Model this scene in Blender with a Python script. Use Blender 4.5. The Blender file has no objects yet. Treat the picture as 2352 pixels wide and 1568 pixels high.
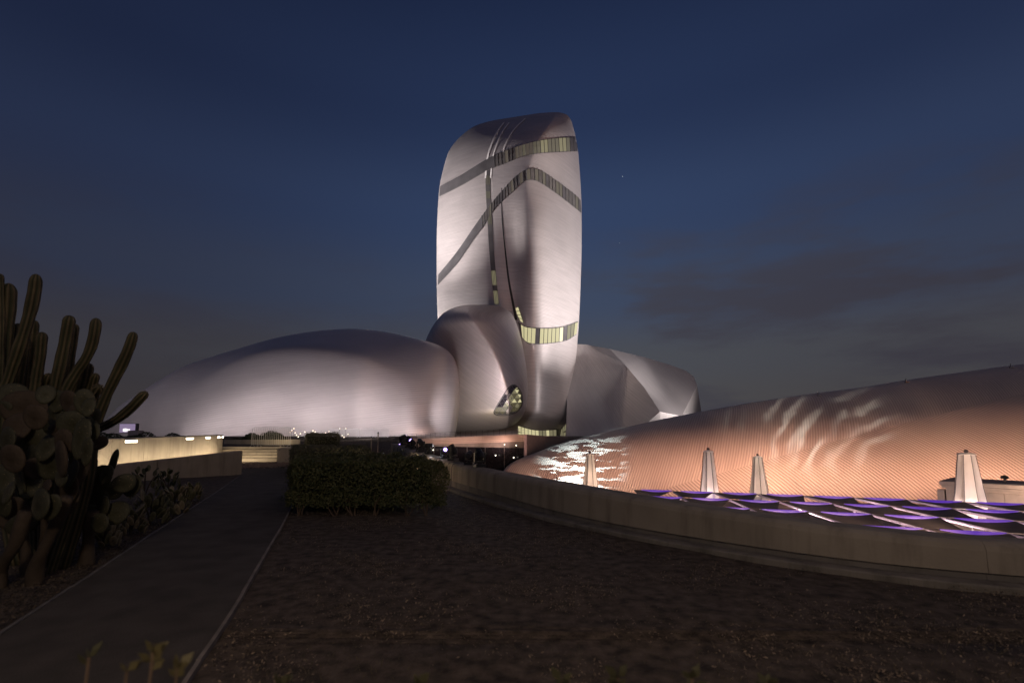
import bpy, bmesh, math, random
import numpy as np
from mathutils import Vector, Matrix
from mathutils.bvhtree import BVHTree

SC = bpy.context.scene
COL = SC.collection
RNG = random.Random(7)
NPR = np.random.default_rng(11)

# ---------------------------------------------------------------- camera
EYE = np.array([0.0, 0.0, 1.6])
PITCH = math.radians(5.0)
FPX = 17.0 / 36.0 * 2352.0            # focal length in 2352-wide picture units
SHIFT = 118.8
cam_d = bpy.data.cameras.new('camera')
cam_d.lens = 17.0
cam_d.sensor_width = 36.0
cam_d.shift_y = SHIFT / 2352.0
cam_d.clip_start = 0.05
cam_d.clip_end = 9000.0
cam_d.dof.use_dof = True
cam_d.dof.focus_distance = 90.0
cam_d.dof.aperture_fstop = 1.6
cam = bpy.data.objects.new('camera', cam_d)
cam.location = EYE
cam.rotation_euler = (math.radians(90) + PITCH, 0, 0)
COL.objects.link(cam)
SC.camera = cam

# ---------------------------------------------------------------- render / exposure
SC.render.engine = 'CYCLES'
SC.view_settings.view_transform = 'Standard'
SC.view_settings.look = 'None'
SC.view_settings.exposure = 0.0
SC.view_settings.gamma = 1.0
SC.view_settings.use_curve_mapping = False
SC.cycles.use_denoising = True
SC.cycles.max_bounces = 6
SC.cycles.diffuse_bounces = 3
SC.cycles.glossy_bounces = 3
SC.cycles.transparent_max_bounces = 6
SC.cycles.sample_clamp_indirect = 4.0
SC.cycles.caustics_reflective = False
SC.cycles.caustics_refractive = False

# ---------------------------------------------------------------- dusk sky
W = bpy.data.worlds.new('World')
SC.world = W
W.use_nodes = True
nt = W.node_tree
for n in list(nt.nodes):
    nt.nodes.remove(n)
def wn(t, **k):
    n = nt.nodes.new(t)
    for a, b in k.items():
        setattr(n, a, b)
    return n
wo = wn('ShaderNodeOutputWorld'); wb = wn('ShaderNodeBackground')
tc = wn('ShaderNodeTexCoord'); sep = wn('ShaderNodeSeparateXYZ')
nt.links.new(tc.outputs['Generated'], sep.inputs[0])
ramp = wn('ShaderNodeValToRGB')
ramp.color_ramp.interpolation = 'EASE'
SKY = [(0.0, (0.076, 0.070, 0.072)), (0.06, (0.080, 0.076, 0.079)), (0.15, (0.076, 0.079, 0.092)),
       (0.27, (0.052, 0.070, 0.120)), (0.42, (0.036, 0.058, 0.126)), (0.58, (0.021, 0.035, 0.086)), (0.78, (0.010, 0.017, 0.048))]
cr = ramp.color_ramp
while len(cr.elements) < len(SKY):
    cr.elements.new(0.5)
for e, (p, c) in zip(cr.elements, SKY):
    e.position = p; e.color = (*c, 1)
nt.links.new(sep.outputs['Z'], ramp.inputs[0])
# low broken cloud: soft noise stretched along the horizon
mp = wn('ShaderNodeMapping'); mp.inputs['Scale'].default_value = (2.2, 2.2, 9.0)
nt.links.new(tc.outputs['Generated'], mp.inputs[0])
nz = wn('ShaderNodeTexNoise'); nz.inputs['Scale'].default_value = 1.3; nz.inputs['Detail'].default_value = 5; nz.inputs['Roughness'].default_value = 0.55
nt.links.new(mp.outputs[0], nz.inputs['Vector'])
ms = wn('ShaderNodeMapRange'); ms.interpolation_type = 'SMOOTHSTEP'
ms.inputs['From Min'].default_value = 0.43; ms.inputs['From Max'].default_value = 0.63
nt.links.new(nz.outputs[0], ms.inputs['Value'])
low = wn('ShaderNodeMapRange'); low.interpolation_type = 'SMOOTHSTEP'
low.inputs['From Min'].default_value = 0.50; low.inputs['From Max'].default_value = 0.22
nt.links.new(sep.outputs['Z'], low.inputs['Value'])
mul = wn('ShaderNodeMath', operation='MULTIPLY')
nt.links.new(ms.outputs[0], mul.inputs[0]); nt.links.new(low.outputs[0], mul.inputs[1])
cs_ = wn('ShaderNodeMapRange'); cs_.interpolation_type = 'SMOOTHSTEP'; cs_.inputs['From Min'].default_value = -0.25; cs_.inputs['From Max'].default_value = 0.3
cs_.inputs['To Min'].default_value = 0.25; cs_.inputs['To Max'].default_value = 0.85
nt.links.new(sep.outputs['X'], cs_.inputs['Value'])
mul2 = wn('ShaderNodeMath', operation='MULTIPLY')
nt.links.new(mul.outputs[0], mul2.inputs[0]); nt.links.new(cs_.outputs[0], mul2.inputs[1])
mx = wn('ShaderNodeMix', data_type='RGBA')
nt.links.new(mul2.outputs[0], mx.inputs['Factor'])
nt.links.new(ramp.outputs[0], mx.inputs[6]); mx.inputs[7].default_value = (0.057, 0.054, 0.070, 1)
# the last light is strongest straight ahead; the sky dims and turns violet away from it, most of all on the left
az = wn('ShaderNodeMapRange'); az.inputs['From Min'].default_value = -1.0; az.inputs['From Max'].default_value = 1.0
nt.links.new(sep.outputs['X'], az.inputs['Value'])
tint = wn('ShaderNodeValToRGB'); tint.color_ramp.interpolation = 'EASE'
te = tint.color_ramp.elements
te[0].position = 0.12; te[0].color = (0.60, 0.555, 0.585, 1)
te[1].position = 0.56; te[1].color = (1.05, 1.08, 1.10, 1)
e3 = te.new(0.92); e3.color = (0.82, 0.79, 0.81, 1)
nt.links.new(az.outputs[0], tint.inputs['Fac'])
mm = wn('ShaderNodeMix', data_type='RGBA', blend_type='MULTIPLY'); mm.inputs['Factor'].default_value = 1.0
nt.links.new(mx.outputs[2], mm.inputs[6]); nt.links.new(tint.outputs[0], mm.inputs[7])
nt.links.new(mm.outputs[2], wb.inputs['Color']); wb.inputs['Strength'].default_value = 0.85
nt.links.new(wb.outputs[0], wo.inputs['Surface'])

# ---------------------------------------------------------------- lamps
def lamp(name, kind, loc, energy, color, target=None, radius=0.3, **k):
    d = bpy.data.lights.new(name, kind)
    d.energy = energy; d.color = color
    if kind in ('SPOT', 'POINT'):
        d.shadow_soft_size = radius
    for a, b in k.items():
        setattr(d, a, b)
    o = bpy.data.objects.new(name, d)
    o.location = loc
    if target is not None:
        o.rotation_euler = (Vector(target) - Vector(loc)).to_track_quat('-Z', 'Y').to_euler()
    COL.objects.link(o)
    return o
# very weak, broad warm fill added from behind the camera as town glow
sun_d = bpy.data.lights.new('sun', 'SUN'); sun_d.energy = 0.17; sun_d.angle = math.radians(60); sun_d.color = (1.0, 0.70, 0.48)
sun = bpy.data.objects.new('sun', sun_d); COL.objects.link(sun)
sun.rotation_euler = Vector((-0.75, 0.55, -0.75)).to_track_quat('-Z', 'Y').to_euler()
WARM = (1.0, 0.94, 0.92); PINK = (1.0, 0.90, 0.925); PEACH = (1.0, 0.51, 0.33)
def flood(loc, tgt, e, col=WARM, size=70, blend=0.8, radius=0.6, name='flood_lamp'):
    return lamp(name, 'SPOT', loc, e, col, tgt, radius, spot_size=math.radians(size), spot_blend=blend)

# ---------------------------------------------------------------- pixel geometry
def ray(px, py):
    cx = (px - 1176.0) / FPX
    cy = (784.0 + SHIFT - py) / FPX
    return np.array([cx, math.cos(PITCH) - math.sin(PITCH) * cy, math.sin(PITCH) + math.cos(PITCH) * cy])
def at(px, py, Y):
    d = ray(px, py)
    return EYE + d * (Y / d[1])
def onz(px, py, z):
    d = ray(px, py)
    return EYE + d * ((z - EYE[2]) / d[2])
def pchip(xs, ys):
    x = np.array(xs, float); y = np.array(ys, float)
    h = np.diff(x); dl = np.diff(y) / h
    m = np.zeros(len(x))
    m[0] = dl[0]; m[-1] = dl[-1]
    for i in range(1, len(x) - 1):
        if dl[i - 1] * dl[i] > 0:
            w1 = 2 * h[i] + h[i - 1]; w2 = h[i] + 2 * h[i - 1]
            m[i] = (w1 + w2) / (w1 / dl[i - 1] + w2 / dl[i])
    def f(t):
        t = np.clip(np.asarray(t, float), x[0], x[-1])
        i = np.clip(np.searchsorted(x, t, 'right') - 1, 0, len(x) - 2)
        s = (t - x[i]) / h[i]
        return ((1 + 2 * s) * (1 - s) ** 2) * y[i] + s * (1 - s) ** 2 * h[i] * m[i] + s * s * (3 - 2 * s) * y[i + 1] + s * s * (s - 1) * h[i] * m[i + 1]
    return f
def spl(pts, n):
    """n+1 points along a Catmull-Rom curve through pts, evenly by arc length"""
    P = np.array(pts, float)
    if len(P) == 2:
        t = np.linspace(0, 1, n + 1)[:, None]
        return P[0] * (1 - t) + P[1] * t
    A = np.vstack([2 * P[0] - P[1], P, 2 * P[-1] - P[-2]])
    out = []
    for i in range(1, len(A) - 2):
        for k in range(24):
            t = k / 24.0
            p0, p1, p2, p3 = A[i - 1], A[i], A[i + 1], A[i + 2]
            out.append(0.5 * (2 * p1 + (p2 - p0) * t + (2 * p0 - 5 * p1 + 4 * p2 - p3) * t * t + (3 * p1 - p0 - 3 * p2 + p3) * t ** 3))
    out.append(P[-1])
    out = np.array(out)
    L = np.concatenate([[0], np.cumsum(np.linalg.norm(np.diff(out, axis=0), axis=1))])
    s = np.linspace(0, L[-1], n + 1)
    return np.stack([np.interp(s, L, out[:, k]) for k in range(P.shape[1])], 1)
def sm(a, b, x):
    t = np.clip((np.asarray(x, float) - a) / (b - a), 0, 1)
    return t * t * (3 - 2 * t)

# ---------------------------------------------------------------- objects
def mesh_np(name, V, F, uv=None, smooth=False):
    me = bpy.data.meshes.new(name)
    me.from_pydata([tuple(map(float, v)) for v in V], [], [tuple(map(int, f)) for f in F])
    if uv is not None:
        l = me.uv_layers.new(name='UVMap')
        idx = np.zeros(len(me.loops), int); me.loops.foreach_get('vertex_index', idx)
        l.data.foreach_set('uv', np.asarray(uv, 'f')[idx].ravel())
    if smooth:
        me.polygons.foreach_set('use_smooth', [True] * len(me.polygons))
    me.update()
    return me
def quads_np(name, V, nq, uv=None, k=4):
    """fast mesh of nq separate k-gons, V is (nq*k, 3)"""
    me = bpy.data.meshes.new(name)
    me.vertices.add(len(V)); me.vertices.foreach_set('co', np.asarray(V, 'f').ravel())
    me.loops.add(nq * k); me.loops.foreach_set('vertex_index', np.arange(nq * k, dtype='i'))
    me.polygons.add(nq); me.polygons.foreach_set('loop_start', np.arange(0, nq * k, k, dtype='i'))
    me.update(calc_edges=True)
    me.validate()
    return me
def link(name, me, mat=None, parent=None):
    o = bpy.data.objects.new(name, me)
    if mat is not None and me is not None and len(me.materials) == 0:
        me.materials.append(mat)
    COL.objects.link(o)
    if parent is not None:
        o.parent = parent
        o.matrix_parent_inverse = parent.matrix_world.inverted()
    return o
def thing(name, label, cat, loc=(0, 0, 0), group=None):
    o = bpy.data.objects.new(name, None)
    o.empty_display_size = 0.2
    o.matrix_world = Matrix.Translation(Vector([float(c) for c in loc]))
    COL.objects.link(o)
    return tag(o, label, cat, group)
def tag(o, label, cat, group=None):
    o['label'] = label; o['category'] = cat
    if group:
        o['group'] = group
    return o
def kind(o, k):
    o['kind'] = k
    return o
class MB:
    """collects simple solids into one mesh"""
    def __init__(s):
        s.V = []; s.F = []
    def add(s, V, F):
        b = len(s.V)
        s.V += [tuple(map(float, v)) for v in V]
        s.F += [tuple(i + b for i in f) for f in F]
        return s
    def hexa(s, P):
        """eight corners: bottom ring 0-3, top ring 4-7"""
        return s.add(P, [(3, 2, 1, 0), (4, 5, 6, 7), (0, 1, 5, 4), (1, 2, 6, 5), (2, 3, 7, 6), (3, 0, 4, 7)])
    def box(s, c, size, rz=0.0):
        x, y, z = [d / 2.0 for d in size]
        ca, sa = math.cos(rz), math.sin(rz)
        P = []
        for zz in (-z, z):
            for xx, yy in ((-x, -y), (x, -y), (x, y), (-x, y)):
                P.append((c[0] + xx * ca - yy * sa, c[1] + xx * sa + yy * ca, c[2] + zz))
        return s.hexa(P)
    def bar(s, a, b, r, n=6, r2=None):
        return s.tube([a, b], [r, r if r2 is None else r2], n)
    def tube(s, pts, rad, n=6, caps=True):
        P = np.array(pts, float)
        if np.isscalar(rad):
            rad = [rad] * len(P)
        V = []; F = []
        T = np.gradient(P, axis=0) if len(P) > 2 else np.array([P[1] - P[0]] * 2)
        t0 = T[0] / (np.linalg.norm(T[0]) + 1e-9)
        ref = np.array([0, 0, 1.0]) if abs(t0[2]) < 0.9 else np.array([1.0, 0, 0])
        u = np.cross(t0, ref); u /= np.linalg.norm(u)
        for i, p in enumerate(P):
            t = T[i] / (np.linalg.norm(T[i]) + 1e-9)
            u = u - t * np.dot(u, t); u /= np.linalg.norm(u) + 1e-9
            w = np.cross(t, u)
            for k in range(n):
                a = 2 * math.pi * k / n
                V.append(p + rad[i] * (math.cos(a) * u + math.sin(a) * w))
        for i in range(len(P) - 1):
            for k in range(n):
                F.append((i * n + k, i * n + (k + 1) % n, (i + 1) * n + (k + 1) % n, (i + 1) * n + k))
        if caps:
            F.append(tuple(range(n - 1, -1, -1))); F.append(tuple((len(P) - 1) * n + k for k in range(n)))
        return s.add(V, F)
    def lathe(s, c, prof, n=12, axis=None):
        """prof: list of (radius, height)"""
        V = []; F = []
        for r, h in prof:
            for k in range(n):
                a = 2 * math.pi * k / n
                V.append((r * math.cos(a), r * math.sin(a), h))
        for i in range(len(prof) - 1):
            for k in range(n):
                F.append((i * n + k, i * n + (k + 1) % n, (i + 1) * n + (k + 1) % n, (i + 1) * n + k))
        F.append(tuple(range(n - 1, -1, -1))); F.append(tuple((len(prof) - 1) * n + k for k in range(n)))
        if axis is not None:
            R = np.array(Vector(axis).to_track_quat('Z', 'Y').to_matrix())
            V = [R @ np.array(v) for v in V]
        return s.add([np.array(v) + np.array(c) for v in V], F)
    def build(s, name, mat, parent=None, smooth=False, bevel=0.0):
        me = mesh_np(name, s.V, s.F, smooth=smooth)
        if bevel > 0:
            bm = bmesh.new(); bm.from_mesh(me)
            bmesh.ops.bevel(bm, geom=bm.edges[:], offset=bevel, segments=2, affect='EDGES', profile=0.5)
            bm.to_mesh(me); bm.free()
        return link(name, me, mat, parent)

# ---------------------------------------------------------------- materials
def new_mat(name):
    m = bpy.data.materials.new(name); m.use_nodes = True
    t = m.node_tree
    b = next(n for n in t.nodes if n.type == 'BSDF_PRINCIPLED')
    return m, t, b
def simple(name, col, rough=0.7, metal=0.0, var=0.18, scale=3.0, bump=0.0, bscale=40.0, coord='Object', spec=0.3, detail=4):
    m, t, b = new_mat(name)
    tc_ = t.nodes.new('ShaderNodeTexCoord')
    n = t.nodes.new('ShaderNodeTexNoise'); n.inputs['Scale'].default_value = scale; n.inputs['Detail'].default_value = detail
    t.links.new(tc_.outputs[coord], n.inputs['Vector'])
    mr = t.nodes.new('ShaderNodeMapRange')
    mr.inputs['From Min'].default_value = 0.3; mr.inputs['From Max'].default_value = 0.7
    mr.inputs['To Min'].default_value = 1 - var; mr.inputs['To Max'].default_value = 1 + var
    t.links.new(n.outputs[0], mr.inputs['Value'])
    mxx = t.nodes.new('ShaderNodeMix'); mxx.data_type = 'RGBA'; mxx.blend_type = 'MULTIPLY'; mxx.inputs['Factor'].default_value = 1
    mxx.inputs[6].default_value = (*col, 1)
    t.links.new(mr.outputs[0], mxx.inputs[7])
    t.links.new(mxx.outputs[2], b.inputs['Base Color'])
    b.inputs['Roughness'].default_value = rough; b.inputs['Metallic'].default_value = metal
    b.inputs['Specular IOR Level'].default_value = spec
    if bump > 0:
        n2 = t.nodes.new('ShaderNodeTexNoise'); n2.inputs['Scale'].default_value = bscale; n2.inputs['Detail'].default_value = 5
        t.links.new(tc_.outputs[coord], n2.inputs['Vector'])
        bp = t.nodes.new('ShaderNodeBump'); bp.inputs['Strength'].default_value = bump; bp.inputs['Distance'].default_value = 0.02
        t.links.new(n2.outputs[0], bp.inputs['Height']); t.links.new(bp.outputs[0], b.inputs['Normal'])
    return m
def glow(name, col, strength, base=(0.02, 0.02, 0.02)):
    m, t, b = new_mat(name)
    b.inputs['Base Color'].default_value = (*base, 1); b.inputs['Roughness'].default_value = 0.4
    b.inputs['Emission Color'].default_value = (*col, 1); b.inputs['Emission Strength'].default_value = strength
    return m
def tube_metal(name, col, period, angle, depth, rough=0.42, metal=0.8, streak=(0.25, 6.0), svar=0.12, gap=0.0, wander=2.0):
    """stainless-steel tubes laid side by side: ridges across the UV (metres), brushed streaks along them"""
    m, t, b = new_mat(name)
    N = t.nodes.new; L = t.links.new
    uv = N('ShaderNodeTexCoord')
    rot = N('ShaderNodeMapping'); rot.inputs['Rotation'].default_value = (0, 0, math.radians(angle))
    L(uv.outputs['UV'], rot.inputs[0])
    sp = N('ShaderNodeSeparateXYZ'); L(rot.outputs[0], sp.inputs[0])
    # gentle wander of the tube lines
    wz = N('ShaderNodeTexNoise'); wz.inputs['Scale'].default_value = 0.06; wz.inputs['Detail'].default_value = 2
    L(rot.outputs[0], wz.inputs['Vector'])
    wa = N('ShaderNodeMath'); wa.operation = 'MULTIPLY_ADD'; wa.inputs[1].default_value = wander
    L(wz.outputs[0], wa.inputs[0]); L(sp.outputs['Y'], wa.inputs[2])
    ph = N('ShaderNodeMath'); ph.operation = 'MULTIPLY'; ph.inputs[1].default_value = 2 * math.pi / period
    L(wa.outputs[0], ph.inputs[0])
    sn = N('ShaderNodeMath'); sn.operation = 'SINE'; L(ph.outputs[0], sn.inputs[0])
    h = N('ShaderNodeMapRange'); h.inputs['From Min'].default_value = -1; h.inputs['From Max'].default_value = 1
    L(sn.outputs[0], h.inputs['Value'])
    ms_ = N('ShaderNodeMapping'); ms_.inputs['Scale'].default_value = (streak[0], streak[1], 1)
    L(rot.outputs[0], ms_.inputs[0])
    nz_ = N('ShaderNodeTexNoise'); nz_.inputs['Scale'].default_value = 1.0; nz_.inputs['Detail'].default_value = 6; nz_.inputs['Roughness'].default_value = 0.65
    L(ms_.outputs[0], nz_.inputs['Vector'])
    sv = N('ShaderNodeMapRange'); sv.inputs['From Min'].default_value = 0.3; sv.inputs['From Max'].default_value = 0.7
    sv.inputs['To Min'].default_value = 1 - svar; sv.inputs['To Max'].default_value = 1 + svar
    L(nz_.outputs[0], sv.inputs['Value'])
    big = N('ShaderNodeTexNoise'); big.inputs['Scale'].default_value = 0.12; big.inputs['Detail'].default_value = 3
    L(rot.outputs[0], big.inputs['Vector'])
    bv = N('ShaderNodeMapRange'); bv.inputs['From Min'].default_value = 0.3; bv.inputs['From Max'].default_value = 0.7
    bv.inputs['To Min'].default_value = 0.94; bv.inputs['To Max'].default_value = 1.06
    L(big.outputs[0], bv.inputs['Value'])
    mu = N('ShaderNodeMath'); mu.operation = 'MULTIPLY'; L(sv.outputs[0], mu.inputs[0]); L(bv.outputs[0], mu.inputs[1])
    fac = mu.outputs[0]
    if gap > 0:                                   # dark joint between neighbouring tubes
        gp = N('ShaderNodeMapRange'); gp.inputs['From Min'].default_value = 0.0; gp.inputs['From Max'].default_value = 0.55
        gp.inputs['To Min'].default_value = 1 - gap; gp.inputs['To Max'].default_value = 1.0
        L(h.outputs[0], gp.inputs['Value'])
        m2 = N('ShaderNodeMath'); m2.operation = 'MULTIPLY'; L(fac, m2.inputs[0]); L(gp.outputs[0], m2.inputs[1]); fac = m2.outputs[0]
    mc = N('ShaderNodeMix'); mc.data_type = 'RGBA'; mc.blend_type = 'MULTIPLY'; mc.inputs['Factor'].default_value = 1
    mc.inputs[6].default_value = (*col, 1); L(fac, mc.inputs[7]); L(mc.outputs[2], b.inputs['Base Color'])
    rr = N('ShaderNodeMapRange'); rr.inputs['To Min'].default_value = rough - 0.07; rr.inputs['To Max'].default_value = rough + 0.09
    L(nz_.outputs[0], rr.inputs['Value']); L(rr.outputs[0], b.inputs['Roughness'])
    b.inputs['Metallic'].default_value = metal
    bp = N('ShaderNodeBump'); bp.inputs['Strength'].default_value = 1.0; bp.inputs['Distance'].default_value = depth
    L(h.outputs[0], bp.inputs['Height'])
    bp2 = N('ShaderNodeBump'); bp2.inputs['Strength'].default_value = 0.5; bp2.inputs['Distance'].default_value = depth
    L(nz_.outputs[0], bp2.inputs['Height']); L(bp.outputs[0], bp2.inputs['Normal'])
    L(bp2.outputs[0], b.inputs['Normal'])
    return m
# ---- floodlights of the site, and fill spots added to brighten single parts
flood((-62, 140, 3), (-14, 128, 52), 600000, WARM, 95)
flood((-60, 110, 28.5), (-13, 122, 76), 400000, WARM, 62, 0.9)
flood((55, 106, 3), (16, 120, 62), 640000, WARM, 80, 1.0)
flood((30, 92, 3), (10, 118, 22), 15000, WARM, 60, 1.0)
flood((-8, 76, 3), (-8, 104, 9), 19000, PINK, 70, 1.0)
for x, e in ((-84, 7000), (-70, 9500), (-56, 9500), (-42, 8500), (-29, 7500), (-17, 8000)):
    flood((x, 60, 1.9), (x + 1, 86, 12), e * 0.86, PINK, 95, 1.0)
for x, e in ((-56, 220), (-37, 150)):
    flood((x, 77.5, 1.9), (x + 1, 86, 7), e, WARM, 110, 1.0)
flood((-6, 93, 1.9), (-7, 102, 5), 2000, (1.0, 0.82, 0.42), 120, 1.0)
flood((34, 62, 18), (16, 118, 78), 26000, (1.0, 0.45, 0.32), 16, 1.0)  # red spot added to imitate projector spill on the tower crown
for x, y in ((-1.5, 64), (-6, 67.5), (-11, 71.5)):
    flood((3.5, 47, 0.9), (x, y, 0.45), 48000, (1.0, 0.62, 0.50), 10, 1.0)  # unseen spots added to light the fascia pink
flood((52, 100, 3), (38, 122, 13), 55000, WARM, 60, 1.0)
for x in (-21.0, -15.5):
    flood((x, 50.0, 1.75), (x, 58, 1.9), 1100, (1.0, 0.92, 0.9), 90, 1.0)  # unseen fill added so the white fence panels stand out
flood((-16.5, 41.0, 1.9), (-17.5, 46, 0.8), 60, (1.0, 0.85, 0.78), 130, 1.0)  # weak fill added to lift the dark terrace wall
flood((-6.2, 16.4, 0.7), (-2.6, 17.2, 0.75), 260, (1.0, 0.74, 0.48), 125, 1.0, 0.12, name='wall_fill')  # hidden fill added to warm the far parapet face
flood((-6.2, 17.4, 0.9), (-8.5, 24, 1.2), 40, (1.0, 0.80, 0.5), 80, 1.0, 0.12, name='hedge_fill')  # hidden fill added to light the second hedge
for (x, y, c, e) in ((6.2, 34.5, (1.0, 0.72, 0.52), 420), (11.5, 28.6, (0.90, 0.80, 1.0), 190), (17.6, 32.8, (1.0, 0.74, 0.55), 420), (23.0, 23.9, (1.0, 0.80, 0.76), 230)):
    flood((x, y - 0.4, -3.2), (x * 1.06, y + 3.2, 0.8), e, c, 70, 1.0, name='umbrella_fill')  # unseen coloured spots added to tint each closed umbrella
flood((36, 104, 2.2), (32, 116, 4), 1500, WARM, 110, 1.0)
flood((25.5, 24.5, -3.6), (30, 28, -1.5), 260, (1.0, 0.72, 0.55), 110, 1.0)  # unseen spot added to brighten the kiosk
# rows of floods along the foot of the great hall
for i in range(12):
    x = -1 + 6 * i
    flood((x, 39.5 - 0.03 * x, -4.3), (x + 0.5, 50, 7), 10800 * (0.78 + 0.22 * math.sin(i * 2.1)) * (1.0 if x < 32 else 0.5), PEACH, 125, 1.0, name='hall_flood')
# unseen strip added along the ramp to brighten the garden wall evenly
rl_ = lamp('ramp_fill', 'AREA', (-15.15, 18.9, 0.42), 210, (1.0, 0.80, 0.55), (-16.6, 18.55, 0.72), shape='RECTANGLE', size=0.15, size_y=25.0)
_z = (Vector((-15.15, 18.9, 0.42)) - Vector((-16.6, 18.55, 0.72))).normalized(); _y = Vector((-0.232, 0.972, 0.0)); _y = (_y - _z * _y.dot(_z)).normalized()
rl_.rotation_euler = Matrix((_y.cross(_z), _y, _z)).transposed().to_euler()
# unseen soft fill added under the sail canopy to brighten its openings
for x, y in ((9, 24.5), (13, 22.5), (12.5, 19), (16.5, 19.5), (17, 24), (20.5, 21), (20, 17), (24, 20)):
    lamp('canopy_fill', 'POINT', (x, y, -2.3), 400, (1.0, 0.74, 0.70), None, 0.5)
# unseen warm fill added behind the viewer for the dark foreground
lamp('garden_fill', 'POINT', (-0.3, -3.2, 4.6), 560, (1.0, 0.77, 0.56), None, 0.4)

def gobo(loc, tgt, e, col, size, build, name='projector'):
    """a projector: a spot whose colour comes from a pattern in its own beam"""
    o = flood(loc, tgt, e, (1, 1, 1), size, 0.25, 0.05, name)
    d = o.data; d.use_nodes = True
    t = d.node_tree; N = t.nodes.new; L = t.links.new
    em = next(n for n in t.nodes if n.type == 'EMISSION')
    tc_ = N('ShaderNodeTexCoord'); sp = N('ShaderNodeSeparateXYZ'); L(tc_.outputs['Normal'], sp.inputs[0])
    ng = N('ShaderNodeMath'); ng.operation = 'ABSOLUTE'; L(sp.outputs['Z'], ng.inputs[0])
    cb = N('ShaderNodeCombineXYZ')
    for a in 'XY':
        dv = N('ShaderNodeMath'); dv.operation = 'DIVIDE'; L(sp.outputs[a], dv.inputs[0]); L(ng.outputs[0], dv.inputs[1]); L(dv.outputs[0], cb.inputs[a])
    fac = build(t, cb.outputs[0])
    mx_ = N('ShaderNodeMix'); mx_.data_type = 'RGBA'; mx_.inputs[6].default_value = (0, 0, 0, 1); mx_.inputs[7].default_value = (*col, 1)
    L(fac, mx_.inputs['Factor']); L(mx_.outputs[2], em.inputs['Color'])
    return o
def _noise(t, vec, scale, stretch, rot, detail=5, dist=0.0, lo=0.45, hi=0.6):
    m = t.nodes.new('ShaderNodeMapping'); m.inputs['Rotation'].default_value = (0, 0, math.radians(rot)); m.inputs['Scale'].default_value = (*stretch, 1)
    t.links.new(vec, m.inputs[0])
    n = t.nodes.new('ShaderNodeTexNoise'); n.inputs['Scale'].default_value = scale; n.inputs['Detail'].default_value = detail; n.inputs['Distortion'].default_value = dist
    t.links.new(m.outputs[0], n.inputs['Vector'])
    r = t.nodes.new('ShaderNodeMapRange'); r.interpolation_type = 'SMOOTHSTEP'; r.inputs['From Min'].default_value = lo; r.inputs['From Max'].default_value = hi
    t.links.new(n.outputs[0], r.inputs['Value'])
    return r.outputs[0]
def _disc(t, vec, r0, r1, sx=1.0, sy=1.0):
    m = t.nodes.new('ShaderNodeMapping'); m.inputs['Scale'].default_value = (sx, sy, 0); t.links.new(vec, m.inputs[0])
    l = t.nodes.new('ShaderNodeVectorMath'); l.operation = 'LENGTH'; t.links.new(m.outputs[0], l.inputs[0])
    r = t.nodes.new('ShaderNodeMapRange'); r.interpolation_type = 'SMOOTHSTEP'; r.inputs['From Min'].default_value = r1; r.inputs['From Max'].default_value = r0
    t.links.new(l.outputs['Value'], r.inputs['Value'])
    return r.outputs[0]
def _mul(t, a, b):
    m = t.nodes.new('ShaderNodeMath'); m.operation = 'MULTIPLY'; t.links.new(a, m.inputs[0]); t.links.new(b, m.inputs[1]); return m.outputs[0]
def _arcs(t, vec, c, scale, dist, lo, hi):
    m = t.nodes.new('ShaderNodeMapping'); m.inputs['Location'].default_value = (-c[0], -c[1], 0); t.links.new(vec, m.inputs[0])
    w = t.nodes.new('ShaderNodeTexWave'); w.wave_type = 'RINGS'; w.rings_direction = 'Z'; w.inputs['Scale'].default_value = scale
    w.inputs['Distortion'].default_value = dist; w.inputs['Detail'].default_value = 3; w.inputs['Detail Scale'].default_value = 2.2
    t.links.new(m.outputs[0], w.inputs['Vector'])
    r = t.nodes.new('ShaderNodeMapRange'); r.interpolation_type = 'SMOOTHSTEP'; r.inputs['From Min'].default_value = lo; r.inputs['From Max'].default_value = hi
    t.links.new(w.outputs[1], r.inputs['Value'])
    return r.outputs[0]
HALLPT = lambda px, py, Y: at(px, py, Y)
# foam-like pattern on the left end of the hall
gobo((-5.2, 22.6, 1.75), HALLPT(1325, 1066, 53), 240000, (0.72, 0.95, 0.98), 26,
     lambda t, v: _mul(t, _noise(t, v, 15.0, (0.55, 3.6), 6, 9, 1.0, 0.485, 0.525), _disc(t, v, 0.06, 0.165, 0.9, 1.0)))
# wisps rising over the middle of the hall
gobo((5.0, 9.0, 1.6), HALLPT(1860, 962, 50), 150000, (0.95, 0.98, 0.88), 34,
     lambda t, v: _mul(t, _mul(t, _arcs(t, v, (0.16, -0.13), 8.5, 5.5, 0.40, 1.0), _noise(t, v, 9.0, (1.5, 0.8), 20, 5, 0.6, 0.32, 0.66)), _disc(t, v, 0.05, 0.19, 0.95, 1.35)))
# warm mottled wash over the hall and the umbrellas
gobo((9.0, 5.2, 1.3), HALLPT(1900, 1085, 48), 50000, (1.0, 0.66, 0.46), 80,
     lambda t, v: _noise(t, v, 3.2, (1.6, 1.0), 35, 4, 0.8, 0.30, 0.75))
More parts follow.
